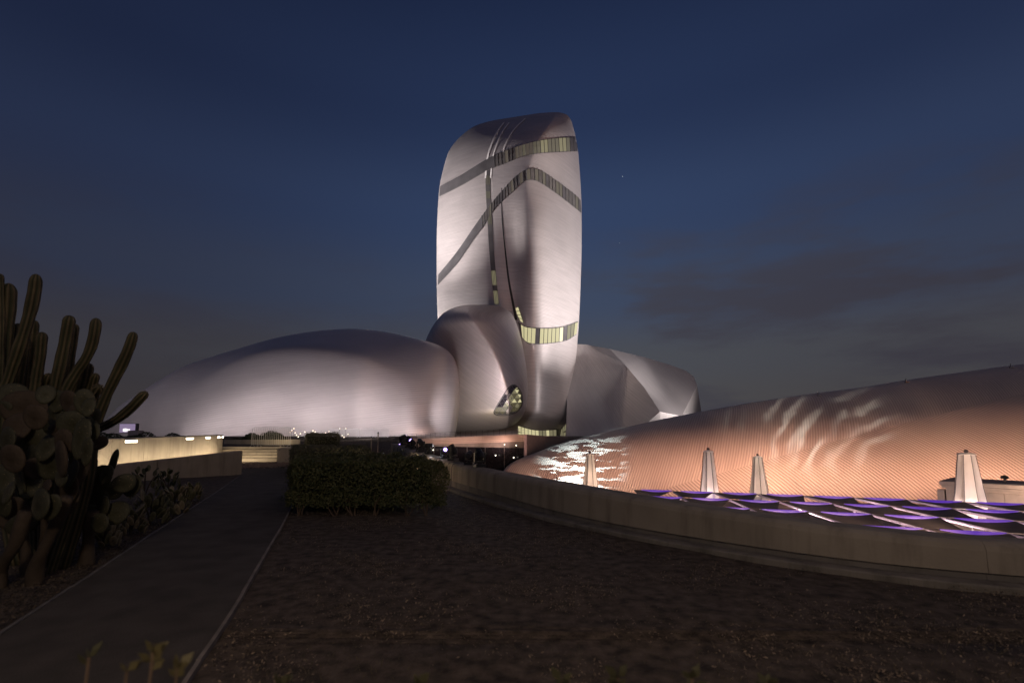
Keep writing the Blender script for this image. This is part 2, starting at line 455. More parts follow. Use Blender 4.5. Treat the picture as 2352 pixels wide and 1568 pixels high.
# ================================================================ BUILDINGS
STEEL = (0.57, 0.508, 0.50)
M_TOWER = tube_metal('tower_steel', STEEL, 0.34, 4, 0.02, rough=0.44, metal=0.70, streak=(0.12, 2.6), svar=0.11)
M_POD = tube_metal('pod_steel', STEEL, 0.40, -7, 0.022, rough=0.43, metal=0.70, streak=(0.15, 2.6), svar=0.06)
M_KEY = tube_metal('pebble_steel', STEEL, 0.30, 38, 0.02, rough=0.42, metal=0.72, streak=(0.14, 2.4), svar=0.12)
M_BACK = tube_metal('faceted_steel', (0.50, 0.45, 0.44), 0.40, 80, 0.02, rough=0.44, metal=0.7, streak=(0.14, 2.4), svar=0.08)
M_FRAME = simple('dark_frame', (0.10, 0.095, 0.10), 0.5, 0.5, 0.1)
M_BAND = simple('band_frame', (0.20, 0.185, 0.19), 0.45, 0.6, 0.1)
M_PALE = simple('pale_glass', (0.11, 0.10, 0.095), 0.25, 0.2, 0.2, 0.5, spec=0.7)
M_MESH = simple('grey_mesh_glass', (0.125, 0.115, 0.120), 0.4, 0.5, 0.2, 0.35)
M_DARKGLASS = simple('dark_glass', (0.035, 0.035, 0.04), 0.12, 0.0, 0.1, spec=0.8)
M_LIT = [glow('lit_pane_%s' % n, c, s, (0.05, 0.05, 0.04)) for n, c, s in (
    ('faint', (0.62, 0.50, 0.40), 0.12), ('low', (0.64, 0.56, 0.40), 0.14), ('medium', (0.76, 0.68, 0.40), 0.25), ('bright', (0.95, 0.86, 0.48), 0.62), ('hot', (1.0, 0.92, 0.62), 1.05))]
M_GROOVE = simple('shadow_gap', (0.03, 0.028, 0.03), 0.8)
M_TRIM = simple('bright_trim', (0.85, 0.81, 0.80), 0.35, 0.2, 0.05)

def zloft(name, keys, Yc, depth, mat, parent, ridge=None, pw=(2.3, 2.3), qw=(2.0, 2.0), bulge=None, nz=150, nf=150, nb=40, back=1.0, toplen=165.0, dmin=0.0, yend=None, botlen=None):
    """a body made of horizontal outlines; keys: rows of (picture y, left x, right x)"""
    ys = [k[0] for k in keys]
    fl = pchip(ys, [k[1] for k in keys]); fr = pchip(ys, [k[2] for k in keys])
    t = np.linspace(0, 1, nz) ** 1.6
    Y = ys[0] + (ys[-1] - ys[0]) * t
    V = []; UV = []
    n = nf + nb
    for y in Y:
        L = at(float(fl(y)), y, Yc); R = at(float(fr(y)), y, Yc)
        z = (L[2] + R[2]) / 2
        D = depth * (dmin + (1 - dmin) * math.sin(min(1.0, (y - ys[0]) / toplen) * math.pi / 2))
        if botlen:
            D *= math.sin(min(1.0, max(0.0, (ys[-1] - y) / botlen)) * math.pi / 2) ** 0.6
        ya = 1000 - (1000 - y) * Yc / (Yc - D)          # height at which the front of this outline is seen
        xm = (L[0] + R[0]) / 2 if ridge is None else at(float(ridge(ya)), y, Yc)[0]
        xm = min(max(xm, L[0] + 0.02), R[0] - 0.02)
        s = 0.0; prev = None
        for k in range(n):
            if k < nf:
                c = -math.cos(math.pi * k / nf); front = True
            else:
                c = math.cos(math.pi * (k - nf) / nb); front = False
            sgn = 0 if c < 0 else 1
            x = xm + c * ((xm - L[0]) if c < 0 else (R[0] - xm))
            p = pw[sgn] if front else 2.5; q = qw[sgn] if front else 2.0
            d = D * max(0.0, 1 - abs(c) ** p) ** (1 / q)
            yy = Yc - d if front else Yc + d * back
            if front and bulge is not None:
                yy += bulge(x, z, ya, c) * min(1, d / (0.3 * depth))
            v = (x, yy, z)
            if prev is not None:
                s += math.dist(prev, v)
            prev = v
            V.append(v); UV.append((s, z))
    F = []
    for i in range(nz - 1):
        for k in range(n):
            a = i * n + k; b_ = i * n + (k + 1) % n
            F.append((a, a + n, b_ + n, b_))
    F.append(tuple(range(n))); F.append(tuple((nz - 1) * n + k for k in range(n - 1, -1, -1)))
    me = mesh_np(name, V, F, UV, True)
    o = link(name, me, mat, parent)
    return o, BVHTree.FromPolygons([tuple(v) for v in V], F[:-2])
def drape(bvh, px, py, off=0.1):
    d = ray(px, py); d = d / np.linalg.norm(d)
    loc, nor, i, dist = bvh.ray_cast(Vector(EYE), Vector(d))
    if loc is None:
        loc, nor, i, dist = bvh.find_nearest(Vector(EYE + d * (127.0 / d[1])))
    if nor.dot(Vector(d)) > 0:
        nor = -nor
    return np.array(loc + nor * off)
def ribbon(bvh, A, B, off, m=3):
    """sheet between two equally long pixel curves, lying on the surface"""
    n = len(A)
    V = []; F = []
    for i in range(n):
        for j in range(m + 1):
            s = j / m
            V.append(drape(bvh, A[i][0] * (1 - s) + B[i][0] * s, A[i][1] * (1 - s) + B[i][1] * s, off))
    for i in range(n - 1):
        for j in range(m):
            a = i * (m + 1) + j
            F.append((a, a + 1, a + m + 2, a + m + 1))
    return V, F
def window_band(parent, bvh, top, bot, n, style, name='window_band', off=0.10, gapw=0.10, m=3, plain=0.0):
    """dark frame on the skin, one pane object per bay and a mullion between bays"""
    A = spl(top, n * 3); B = spl(bot, n * 3)
    V, F = ribbon(bvh, A, B, off, m)
    band = link(name, mesh_np(name, V, F), M_BAND, parent)
    for i in range(n):
        mat = style(i / n)
        if i / n < plain and i % 3: continue       # woven mesh screens in long bays here
        w_ = 3 if i / n < plain else 1
        f0 = i * 3 + 1.5 * gapw * (0.3 if w_ > 1 else 1); f1 = min(len(A) - 1, (i + w_) * 3) - 1.5 * gapw * (0.3 if w_ > 1 else 1)
        idx = np.linspace(f0, f1, 3 if w_ == 1 else 7)
        k = np.arange(len(A))
        a = np.stack([np.interp(idx, k, A[:, 0]), np.interp(idx, k, A[:, 1])], 1)
        b = np.stack([np.interp(idx, k, B[:, 0]), np.interp(idx, k, B[:, 1])], 1)
        a2 = a * 0.95 + b * 0.05; b2 = b * 0.95 + a * 0.05
        V, F = ribbon(bvh, a2, b2, off + 0.07, 2)
        link('pane', mesh_np('pane', V, F), mat, band)
        if i and w_ == 1:
            p = A[i * 3]; q = B[i * 3]
            pts = [drape(bvh, p[0] * (1 - s) + q[0] * s, p[1] * (1 - s) + q[1] * s, off + 0.12) for s in (0, 0.5, 1)]
            MB().tube(pts, 0.065, 4).build('mullion', M_FRAME, band)
    return band

# ---- the tower
TOWER = thing('tower_building', 'tall rounded silver tower with two dark glass bands crossing its face', 'tower', at(1170, 1000, 130))
KT = [(258, 1268, 1282), (260, 1240, 1292), (264, 1213, 1302), (272, 1165, 1309), (280, 1120, 1313), (290, 1090, 1316), (305, 1068, 1320),
      (325, 1047, 1324), (350, 1030, 1328), (385, 1019, 1331), (430, 1009.5, 1334), (490, 1005, 1336), (560, 1003, 1336), (640, 1003, 1334),
      (725, 1005, 1330.5), (800, 1007, 1325), (870, 1010, 1318), (950, 1014, 1310), (985, 1018, 1306), (1012, 1022, 1302)]
def tower_bulge(x, z, y, c):
    # rounded drum on the right half, with a valley running down to its left
    X0 = at(1176 + 12 * float(sm(480, 760, y)), y, 118)[0]
    w = float(sm(400, 600, y))
    g = 2.3 * w * math.exp(-((x - X0) / 3.8) ** 2)
    X1 = at(1236, y, 118)[0]
    drum = -1.5 * float(sm(400, 520, y)) * math.exp(-((x - X1) / 5.5) ** 2)
    foot = 7.0 * float(sm(930, 1000, y)) ** 2
    return g + drum + foot
tshell, TB = zloft('cladding', KT, 130, 14.0, M_TOWER, TOWER, ridge=pchip([258, 330, 420, 520, 1012], [1275, 1225, 1205, 1204, 1200]), pw=(1.55, 1.4), qw=(1.25, 1.3), bulge=tower_bulge, nz=170, nf=170)
def styA(f):
    if f < 0.42: return M_MESH
    if f < 0.60: return RNG.choice([M_PALE, M_PALE, M_LIT[0]])
    if f < 0.68: return RNG.choice([M_LIT[0], M_LIT[1]])
    if f < 0.93: return RNG.choice([M_LIT[1], M_LIT[2], M_LIT[2]])
    return M_MESH
window_band(TOWER, TB, [(1012, 428), (1060, 402), (1120, 365), (1170, 343), (1230, 325), (1280, 317), (1324, 315)],
            [(1010, 452), (1060, 427), (1120, 393), (1160, 377), (1200, 361), (1240, 353), (1290, 350), (1326, 348)], 40, styA, plain=0.42)
def styB(f):
    if f < 0.36: return M_MESH
    if f < 0.45: return RNG.choice([M_PALE, M_LIT[0]])
    if f < 0.53: return M_MESH
    return RNG.choice([M_PALE, M_PALE, M_PALE, M_LIT[0], M_LIT[0], M_MESH])
window_band(TOWER, TB, [(1008, 630), (1050, 578), (1090, 520), (1122, 476), (1150, 442), (1185, 405), (1215, 388), (1240, 391), (1280, 417), (1320, 447), (1333, 460)],
            [(1006.5, 655), (1050, 607), (1085, 556), (1112, 519), (1130, 490), (1155, 462), (1180, 440), (1200, 421), (1218, 414), (1240, 420), (1280, 447), (1320, 478), (1334.5, 490)], 50, styB, plain=0.36)
def styC(f):
    if f < 0.06: return M_MESH
    if f < 0.28: return M_LIT[3]
    if f < 0.36: return M_MESH
    if f < 0.72: return RNG.choice([M_LIT[3], M_LIT[4], M_LIT[3]])
    if f < 0.79: return M_MESH
    if f < 0.95: return RNG.choice([M_LIT[2], M_LIT[3], M_LIT[2]])
    return M_MESH
window_band(TOWER, TB, [(1190, 738), (1200, 746), (1215, 751), (1250, 753), (1290, 750), (1327, 738)],
            [(1196, 766), (1205, 782), (1220, 790), (1260, 789), (1300, 782), (1323, 768)], 16, styC)
# sliver of lit glazing beside the seam
window_band(TOWER, TB, [(1184, 708), (1188, 722), (1196, 738)], [(1191, 705), (1197, 722), (1203, 742)], 4, lambda f: M_LIT[3], gapw=0.06)
# vertical glass slot down the face
def slot(pts, w, mat, name, off):
    c = spl(pts, 40)
    A = c - np.array([w / 2.0, 0]); B = c + np.array([w / 2.0, 0])
    V, F = ribbon(TB, A, B, off, 2)
    return link(name, mesh_np(name, V, F), mat, TOWER)
SL = [(1163, 283), (1146, 307), (1132, 340), (1124, 372), (1121, 410), (1122, 450), (1125, 500), (1129, 570), (1134, 630), (1141, 699)]
slot(SL[3:], 11, M_MESH, 'glass_slot', 0.08)
slot([(x - 5.5, y) for x, y in SL[:5]], 3.6, M_TRIM, 'bright_trim', 0.14)
slot([(x + 6.5, y) for x, y in SL[:5]], 3.0, M_TRIM, 'bright_trim', 0.14)
slot([(1207, 273), (1180, 300), (1162, 330), (1155, 350)], 3.0, M_TRIM, 'bright_trim', 0.14)
for (y0, y1, k) in ((404, 425, 0), (440, 456, 1), (494, 516, 1), (622, 655, 2), (668, 698, 2)):
    seg = [(float(pchip([p[1] for p in SL], [p[0] for p in SL])(y)), y) for y in np.linspace(y0, y1, 4)]
    for dx in (-3.2, 0, 3.2):
        slot([(x + dx, y) for x, y in seg], 2.0, M_LIT[k], 'pane', 0.16)
# the dark seam between the two halves of the tower
sp_ = spl([(1152, 432), (1152, 470), (1155, 520), (1161, 580), (1168, 640), (1177, 690), (1186, 735)], 50)
wd = np.interp(np.arange(51), [0, 12, 51], [0.6, 1.1, 3.2])[:, None] * np.array([[1.0, 0]])
V, F = ribbon(TB, sp_ - wd, sp_ + wd, 0.07, 1)
link('seam', mesh_np('seam', V, F), M_GROOVE, TOWER)
# glazing at the tower's foot
window_band(TOWER, TB, [(1190, 975), (1225, 985), (1255, 986), (1285, 984)], [(1190, 1006), (1225, 1006), (1255, 1006), (1285, 1006)], 12,
            lambda f: M_MESH if f > 0.85 else RNG.choice([M_LIT[2], M_LIT[3], M_LIT[3]]))
window_band(TOWER, TB, [(1288, 984), (1300, 970)], [(1288, 1008), (1300, 1008)], 3, lambda f: M_LIT[2])

# ---- the pebble-shaped pod that leans on the tower
PEB = thing('pebble_building', 'silver pebble shaped pod leaning on the tower with a ridge and a teardrop window', 'building', at(1100, 1000, 112))
KP = [(699.5, 1080, 1110), (701, 1066, 1130), (705, 1048, 1150), (713, 1030, 1166), (725, 1014, 1178), (745, 999, 1187), (765, 987, 1193), (785, 978, 1198),
      (820, 974, 1205), (860, 976, 1210.5), (900, 984, 1212), (930, 994, 1209), (950, 1002, 1203), (965, 1010, 1192), (975, 1018, 1180), (983, 1025, 1163), (989, 1032, 1135), (992, 1040, 1100)]
pshell, PB = zloft('cladding', KP, 112, 13, M_KEY, PEB, ridge=pchip([699, 715, 750, 800, 850, 890, 930, 992], [1082, 1085, 1107, 1135, 1154, 1165, 1170, 1165]),
                   pw=(1.36, 1.26), qw=(1.7, 1.6), nz=130, nf=130, toplen=70, botlen=48)
TD = [(1177, 884), (1185, 886), (1193, 895), (1198, 908), (1199, 922), (1195, 935), (1186, 945), (1172, 951), (1155, 953), (1142, 952), (1135, 947), (1139, 936), (1150, 917), (1162, 898), (1170, 888), (1177, 884)]
td = spl(TD, 60)[:-1]
c0 = td.mean(0)
def ring(s, off):
    return [drape(PB, *(c0 + (p - c0) * s), off) for p in td]
R0, R1 = ring(1.05, 0.02), ring(1.0, 0.22)
R2 = ring(0.95, 0.22)
k = len(td)
F = [(i, (i + 1) % k, k + (i + 1) % k, k + i) for i in range(k)] + [(k + i, k + (i + 1) % k, 2 * k + (i + 1) % k, 2 * k + i) for i in range(k)]
tw = link('window_frame', mesh_np('window_frame', R0 + R1 + R2, F, smooth=True), M_FRAME, PEB)
# triangular panes of the teardrop window
xs0, ys0 = td.min(0); xs1, ys1 = td.max(0)
def inside(p, poly):
    r = False; j = len(poly) - 1
    for i in range(len(poly)):
        if (poly[i][1] > p[1]) != (poly[j][1] > p[1]) and p[0] < (poly[j][0] - poly[i][0]) * (p[1] - poly[i][1]) / (poly[j][1] - poly[i][1]) + poly[i][0]:
            r = not r
        j = i
    return r
inner = c0 + (td - c0) * 0.96
pane_dark = simple('dark_violet_glass', (0.055, 0.045, 0.06), 0.15, 0.3, 0.2, spec=0.7)
pane_olive = glow('dim_olive_glass', (0.36, 0.30, 0.15), 0.20, (0.05, 0.05, 0.04))
V, F = ribbon(PB, inner[:30], inner[::-1][:30], 0.05, 4)
link('window_backing', mesh_np('window_backing', V, F), M_FRAME, tw)
g = 13.0
for iy in range(-1, 8):
    for ix in range(-1, 9):
        ax = xs0 + (ix + 0.5 * (iy % 2)) * g; ay = ys0 + iy * g * 0.78
        for tri in (((ax, ay), (ax + g, ay), (ax + g / 2, ay + g * .78)), ((ax + g / 2, ay + g * .78), (ax + g, ay), (ax + 1.5 * g, ay + g * .78))):
            tri = np.array(tri); cc = tri.mean(0)
            poly = [tri[0], tri[1], tri[2]]
            # clip the triangle to the opening by pulling outside corners in
            if not inside(cc, inner):
                continue
            pts = []
            for q in tri:
                q = cc + (q - cc) * 0.90
                f = 1.0
                while f > 0.1 and not inside(cc + (q - cc) * f, inner):
                    f -= 0.08
                pts.append(cc + (q - cc) * f)
            rel = (cc - np.array([1135, 884]))
            warmth = rel[0] / 64.0 - (1 - rel[1] / 69.0) * 0.62
            if rel[1] > 52: mt = pane_olive
            elif warmth < 0.20: mt = pane_dark
            elif warmth > 0.68: mt = pane_dark if RNG.random() < 0.6 else pane_olive
            else: mt = RNG.choice([M_LIT[2], M_LIT[3], M_LIT[2], pane_olive, M_LIT[3]])
            link('pane', mesh_np('pane', [drape(PB, *q, 0.10) for q in pts], [(0, 1, 2)]), mt, tw)

# ---- bodies made of upright cross sections (long pods)
def xloft(name, keys, mat, parent, n1=2.6, n2=2.0, nu=180, nv=60, zbase=-2.0, warp=None, fronts=None, uvscale=1.0, prof=None, pw_=None, xfix=None):
    """keys: rows of (picture x, silhouette y, depth of base front, depth of ridge, depth of back)"""
    xs = [k[0] for k in keys]
    fy = pchip(xs, [k[1] for k in keys]); ff = pchip(xs, [k[2] for k in keys]); ft = pchip(xs, [k[3] for k in keys]); fb = pchip(xs, [k[4] for k in keys])
    tt = np.linspace(0, 1, nu); X = xs[0] + (xs[-1] - xs[0]) * (0.5 - 0.5 * np.cos(np.pi * tt)) * 0.6 + (xs[-1] - xs[0]) * tt * 0.4
    V = []; UV = []
    for x in X:
        yf, yt, yb = float(ff(x)), float(ft(x)), float(fb(x))
        wgt = float(pw_(x)) if prof is not None else 0.0
        def sect(ang):
            ca = np.cos(ang); sa = np.abs(np.sin(ang))
            fy_ = np.abs(ca) ** (2 / n1); fz_ = sa ** (2 / n2)
            if wgt > 0:
                u_ = np.clip(ang / (math.pi / 2), 0, 1)
                py_ = np.interp(u_, PT, PR_[:, 0]); pz_ = np.interp(u_, PT, PR_[:, 1])
                fr_ = ca >= 0
                fy_ = np.where(fr_, fy_ * (1 - wgt) + (1 - py_) * wgt, fy_)
                fz_ = np.where(fr_, fz_ * (1 - wgt) + pz_ * wgt, fz_)
            yy_ = np.where(ca >= 0, yt - (yt - yf) * fy_, yt + (yb - yt) * fy_)
            return yy_, fz_
        if prof is not None:
            PR_ = spl(prof, 60); PT = np.linspace(0, 1, 61)
        # ridge height for which the rounded section just reaches the silhouette
        ys_, sh = sect(np.linspace(0.02, math.pi - 0.02, 200))
        tz = np.array([at(x, float(fy(x)), q__)[2] for q__ in (10.0, 110.0)])
        tgt = tz[0] + (ys_ - 10.0) / 100.0 * (tz[1] - tz[0])
        hh = (tgt - zbase) / np.maximum(sh, 1e-3)
        q_ = int(np.argmin(np.where(sh > 0.2, hh, 1e9))); zt = zbase + max(0.05, hh[q_])
        P = at(x, float(fy(x)), float(ys_[q_]) if xfix is None else yf + xfix * (yt - yf)); P[2] = zt
        s = 0; prev = None
        AA = np.pi * np.arange(nv) / (nv - 1)
        SY_, SZ_ = sect(AA)
        for j in range(nv):
            a = AA[j]
            v = [P[0], float(SY_[j]), zbase + (zt - zbase) * float(SZ_[j])]
            if warp: v = warp(v, x, a)
            if prev is not None: s += math.dist(prev, v)
            prev = v
            V.append(v); UV.append((P[0] * uvscale, s * uvscale))
    F = []
    for i in range(nu - 1):
        for j in range(nv - 1):
            a = i * nv + j
            F.append((a, a + nv, a + nv + 1, a + 1))
    F.append(tuple(range(nv))); F.append(tuple((nu - 1) * nv + j for j in range(nv - 1, -1, -1)))
    me = mesh_np(name, V, F, UV, True)
    o = link(name, me, mat, parent)
    return o, BVHTree.FromPolygons([tuple(v) for v in V], F[:-2]), (V, F, UV)
POD = thing('long_pod_building', 'long low silver pod with a dark roof edge in front of the tower', 'building', at(700, 1000, 90))
KL = [(222, 1003, 98.6, 98.8, 99.2), (228, 985, 97.2, 98.2, 101), (240, 962, 95.4, 97.2, 104), (265, 932, 93.4, 96.4, 108), (300, 905, 91.4, 96, 112), (350, 870, 89.2, 96.6, 117), (400, 838.5, 87.2, 99, 122), (450, 819, 86, 102.5, 126),
      (500, 802, 85, 106, 129), (600, 771, 84.5, 111.5, 133), (650, 762, 84.5, 113, 134), (700, 757, 84.5, 113, 134), (750, 755, 84.5, 112, 133), (800, 757.5, 84.5, 110, 130), (850, 763, 84.5, 107, 125),
      (900, 771, 85, 103, 119), (950, 780.5, 85, 99.5, 113), (985, 788, 85.5, 97, 109), (1010, 797, 86.5, 95.5, 106), (1030, 812, 87.8, 95, 103), (1043, 833, 89.5, 95, 100.5), (1050, 858, 91.5, 95, 98.5), (1053, 884, 94.6, 95, 95.6)]
def podwarp(v, x, a):
    w = float(sm(930, 1053, x))
    t = max(0.0, (11.5 - v[2]) / 13.0)
    v[0] -= w * 1.6 * t * t
    return v
lshell, LB, _ = xloft('cladding', KL, M_POD, POD, n1=2.7, n2=1.75, zbase=-0.5, warp=podwarp, nv=110, prof=[(0.03, 0), (0.0, 0.22), (0.005, 0.45), (0.03, 0.60), (0.07, 0.655), (0.16, 0.70), (0.40, 0.795), (0.68, 0.905), (0.85, 0.965), (1, 1)],
                       pw_=lambda x: sm(380, 720, x) * (1 - sm(850, 1015, x)), xfix=0.4)

# ---- faceted building behind, right of the tower
BK = thing('faceted_building', 'low faceted grey shell standing to the right of the tower foot', 'building', at(1450, 1000, 125))
pts = {}
def P(k, x, y, Y):
    pts[k] = at(x, y, Y)
P('A', 1305, 789, 132); P('B', 1345, 791, 132); P('C', 1400, 801, 131); P('D', 1440, 842, 125); P('E', 1482, 893, 119); P('F', 1516, 945, 114)
P('T1', 1480, 820, 135); P('T2', 1540, 838, 134); P('T3', 1575, 851, 132); P('T4', 1594, 865, 130); P('T5', 1601, 885, 128)
P('H', 1566, 955, 117); P('R1', 1606, 915, 131); P('R2', 1612, 950, 133); P('R3', 1618, 1030, 135); P('G', 1300, 1030, 121); P('K', 1420, 1030, 118); P('J', 1516, 1030, 118.5); P('I', 1575, 1030, 119.5)
def facet(poly, n=10, bul=0.0):
    """fan-subdivided smooth facet"""
    bm = bmesh.new()
    f = bm.faces.new([bm.verts.new(pts[k]) for k in poly])
    bmesh.ops.triangulate(bm, faces=[f])
    bmesh.ops.subdivide_edges(bm, edges=bm.edges[:], cuts=5, use_grid_fill=True)
    bm.normal_update()
    me = bpy.data.meshes.new('facet'); bm.to_mesh(me); bm.free()
    l = me.uv_layers.new(name='UVMap')
    for lp in me.loops:
        c = me.vertices[lp.vertex_index].co
        l.data[lp.index].uv = (c.x + c.y * .5, c.z)
    me.polygons.foreach_set('use_smooth', [True] * len(me.polygons))
    return link('facet', me, M_BACK, BK)
facet(['A', 'B', 'C', 'D', 'E', 'F', 'K', 'G'])
facet(['C', 'T1', 'T2', 'T3', 'T4', 'T5', 'H', 'F', 'E', 'D'])
facet(['T5', 'R1', 'R2', 'R3', 'I', 'H'])
facet(['F', 'H', 'I', 'J'])
facet(['F', 'J', 'K'])
P('A2', 1305, 789, 150); P('C2', 1420, 815, 150); P('T3b', 1570, 862, 148); P('R1b', 1600, 920, 146); P('R3b', 1606, 1030, 146)
facet(['A', 'A2', 'C2', 'T1', 'C', 'B']); facet(['T1', 'C2', 'T3b', 'T3', 'T2']); facet(['T3', 'T3b', 'R1b', 'R1', 'T5', 'T4']); facet(['R1', 'R1b', 'R3b', 'R3', 'R2'])

# ---- the great hall shell on the right, lit by the projectors
M_HALL = tube_metal('hall_steel', (0.52, 0.44, 0.40), 0.22, -68, 0.03, rough=0.62, metal=0.2, streak=(0.3, 5.0), svar=0.08, gap=0.30, wander=0.5)
M_HALL2 = tube_metal('hall_steel_open', (0.52, 0.44, 0.40), 0.27, 46, 0.04, rough=0.62, metal=0.2, streak=(0.3, 5.0), svar=0.06, gap=0.5, wander=0.3)
HALL = thing('great_hall_building', 'sweeping ribbed shell of the great hall lit orange by projectors', 'building', at(1800, 1100, 50))
KH = [(1150, 1090, 60.8, 61, 61.4), (1165, 1070, 59, 61, 64), (1190, 1055, 57, 61, 67), (1230, 1039, 55, 61, 70), (1300, 1015, 52.5, 61, 74), (1400, 991, 50, 60.5, 77), (1500, 967.5, 48, 60, 79), (1600, 948, 46.5, 59.5, 80), (1750, 922, 45, 59, 80),
      (1880, 903, 44, 58, 80), (2000, 888, 43.5, 57.5, 80), (2150, 865, 43, 57, 80), (2352, 838, 42.5, 56.5, 80), (2700, 800, 42, 56, 80), (3300, 760, 42, 56, 80)]
hshell, HB, (hv, hf, huv) = xloft('cladding', KH, M_HALL, HALL, n1=2.1, n2=1.9, zbase=-4.5, nu=260, nv=90)
# lower courses of wider spaced tubes below the slanting joint: a signed distance stored on the skin picks the tubes
hl = pchip([1100, 1400, 1500, 1700, 1900, 2100, 2352, 2700, 3300], [1290, 1160, 1127, 1071, 1016, 965, 905, 850, 800])
att = hshell.data.attributes.new('course', 'FLOAT', 'POINT')
vals = []
for v in hv:
    d = np.array(v) - EYE
    px = 1176 + FPX * d[0] / max(d[1], 1); py = 1000 - FPX * d[2] / max(d[1], 1)
    vals.append((py - float(hl(px))) if v[1] < 60 else -100.0)
att.data.foreach_set('value', vals)
def merge_tubes(ma, mb):
    """one material that shows ma above the joint and mb below it"""
    t = ma.node_tree
    outn = next(n for n in t.nodes if n.type == 'OUTPUT_MATERIAL'); ba = next(n for n in t.nodes if n.type == 'BSDF_PRINCIPLED')
    mp_ = {}
    for n in mb.node_tree.nodes:
        if n.type == 'OUTPUT_MATERIAL': continue
        c = t.nodes.new(n.bl_idname); mp_[n] = c
        for a in ('operation', 'blend_type', 'data_type', 'interpolation_type'):
            if hasattr(n, a): setattr(c, a, getattr(n, a))
        for i, inp in enumerate(n.inputs):
            if hasattr(inp, 'default_value') and not inp.is_linked:
                try: c.inputs[i].default_value = inp.default_value
                except Exception: pass
    for l in mb.node_tree.links:
        if l.to_node in mp_ and l.from_node in mp_:
            t.links.new(mp_[l.from_node].outputs[list(l.from_node.outputs).index(l.from_socket)], mp_[l.to_node].inputs[list(l.to_node.inputs).index(l.to_socket)])
    bb = next(c for n, c in mp_.items() if n.type == 'BSDF_PRINCIPLED')
    an = t.nodes.new('ShaderNodeAttribute'); an.attribute_name = 'course'
    st = t.nodes.new('ShaderNodeMath'); st.operation = 'GREATER_THAN'; st.inputs[1].default_value = 0.0
    t.links.new(an.outputs['Fac'], st.inputs[0])
    mxs = t.nodes.new('ShaderNodeMixShader')
    t.links.new(st.outputs[0], mxs.inputs[0]); t.links.new(ba.outputs[0], mxs.inputs[1]); t.links.new(bb.outputs[0], mxs.inputs[2])
    t.links.new(mxs.outputs[0], outn.inputs['Surface'])
merge_tubes(M_HALL, M_HALL2)
# ================================================================ GROUND
M_SOIL = simple('garden_soil', (0.088, 0.067, 0.051), 0.95, 0, 0.62, 7.0, 1.0, 26, detail=9)
M_ASPHALT = simple('path_asphalt', (0.078, 0.066, 0.055), 0.9, 0, 0.28, 2.5, 0.5, 60)
M_PAVE = simple('plaza_paving', (0.22, 0.20, 0.19), 0.7, 0, 0.2, 0.8)
M_CONC = simple('wall_render', (0.33, 0.28, 0.22), 0.85, 0, 0.13, 1.3, 0.25, 30)
M_CONC_D = simple('wall_plinth', (0.20, 0.18, 0.165), 0.9, 0, 0.15, 1.6, 0.3, 30)
def streaks(m, amt=0.35):
    t = m.node_tree; b = next(n for n in t.nodes if n.type == 'BSDF_PRINCIPLED'); src = b.inputs['Base Color'].links[0].from_socket
    tc_ = t.nodes.new('ShaderNodeTexCoord'); mp_ = t.nodes.new('ShaderNodeMapping'); mp_.inputs['Scale'].default_value = (3.2, 3.2, 0.35)
    t.links.new(tc_.outputs['Object'], mp_.inputs[0])
    n = t.nodes.new('ShaderNodeTexNoise'); n.inputs['Scale'].default_value = 1.0; n.inputs['Detail'].default_value = 6; n.inputs['Roughness'].default_value = 0.65
    t.links.new(mp_.outputs[0], n.inputs['Vector'])
    r = t.nodes.new('ShaderNodeMapRange'); r.inputs['From Min'].default_value = 0.48; r.inputs['From Max'].default_value = 0.68; r.inputs['To Min'].default_value = 1.0; r.inputs['To Max'].default_value = 1 - amt
    t.links.new(n.outputs[0], r.inputs['Value'])
    x = t.nodes.new('ShaderNodeMix'); x.data_type = 'RGBA'; x.blend_type = 'MULTIPLY'; x.inputs['Factor'].default_value = 1
    t.links.new(src, x.inputs[6]); t.links.new(r.outputs[0], x.inputs[7]); t.links.new(x.outputs[2], b.inputs['Base Color'])
streaks(M_CONC); streaks(M_CONC_D)
M_KERB = simple('kerb_concrete', (0.22, 0.195, 0.165), 0.9, 0, 0.2, 2.5, 0.3, 30); streaks(M_KERB, 0.4)
M_STONE = simple('pale_stone', (0.42, 0.365, 0.29), 0.8, 0, 0.14, 0.9, 0.2, 25)
streaks(M_STONE, 0.2)
M_EDGE = simple('edging_stone', (0.23, 0.195, 0.165), 0.85, 0, 0.3, 4.0)
M_BLACK = simple('black_plastic', (0.018, 0.018, 0.02), 0.45, 0, 0.1)
M_GALV = simple('galvanised_steel', (0.55, 0.53, 0.50), 0.4, 0.8, 0.1, 8)

WALL = np.array([(14.0, 4.1), (10.0, 4.25), (7.5, 4.6), (5.46, 5.15), (3.9, 5.95), (2.2, 7.6), (0.58, 9.87), (-0.9, 12.7), (-2.0, 15.2), (-4.2, 20.2), (-6.5, 26.0)])
WTOP = np.array([0.45, 0.45, 0.45, 0.46, 0.50, 0.59, 0.68, 0.72, 0.77, 0.95, 1.20])
def terrain(x, y):
    h = 0.85 * sm(29.6, 33.8, y) + 0.65 * sm(33, 66, y)
    return h
def wall_x(y):
    yy = WALL[::-1, 1] if WALL[0, 1] > WALL[-1, 1] else WALL[:, 1]
    xx = WALL[::-1, 0] if WALL[0, 1] > WALL[-1, 1] else WALL[:, 0]
    return np.interp(y, yy, xx)
# plaza-level ground out to the horizon
S = 6000.0
gm = mesh_np('ground', [(-S, -S, -4.55), (S, -S, -4.55), (S, S, -4.55), (-S, S, -4.55)], [(0, 1, 2, 3)])
kind(link('ground', gm, M_PAVE), 'structure')
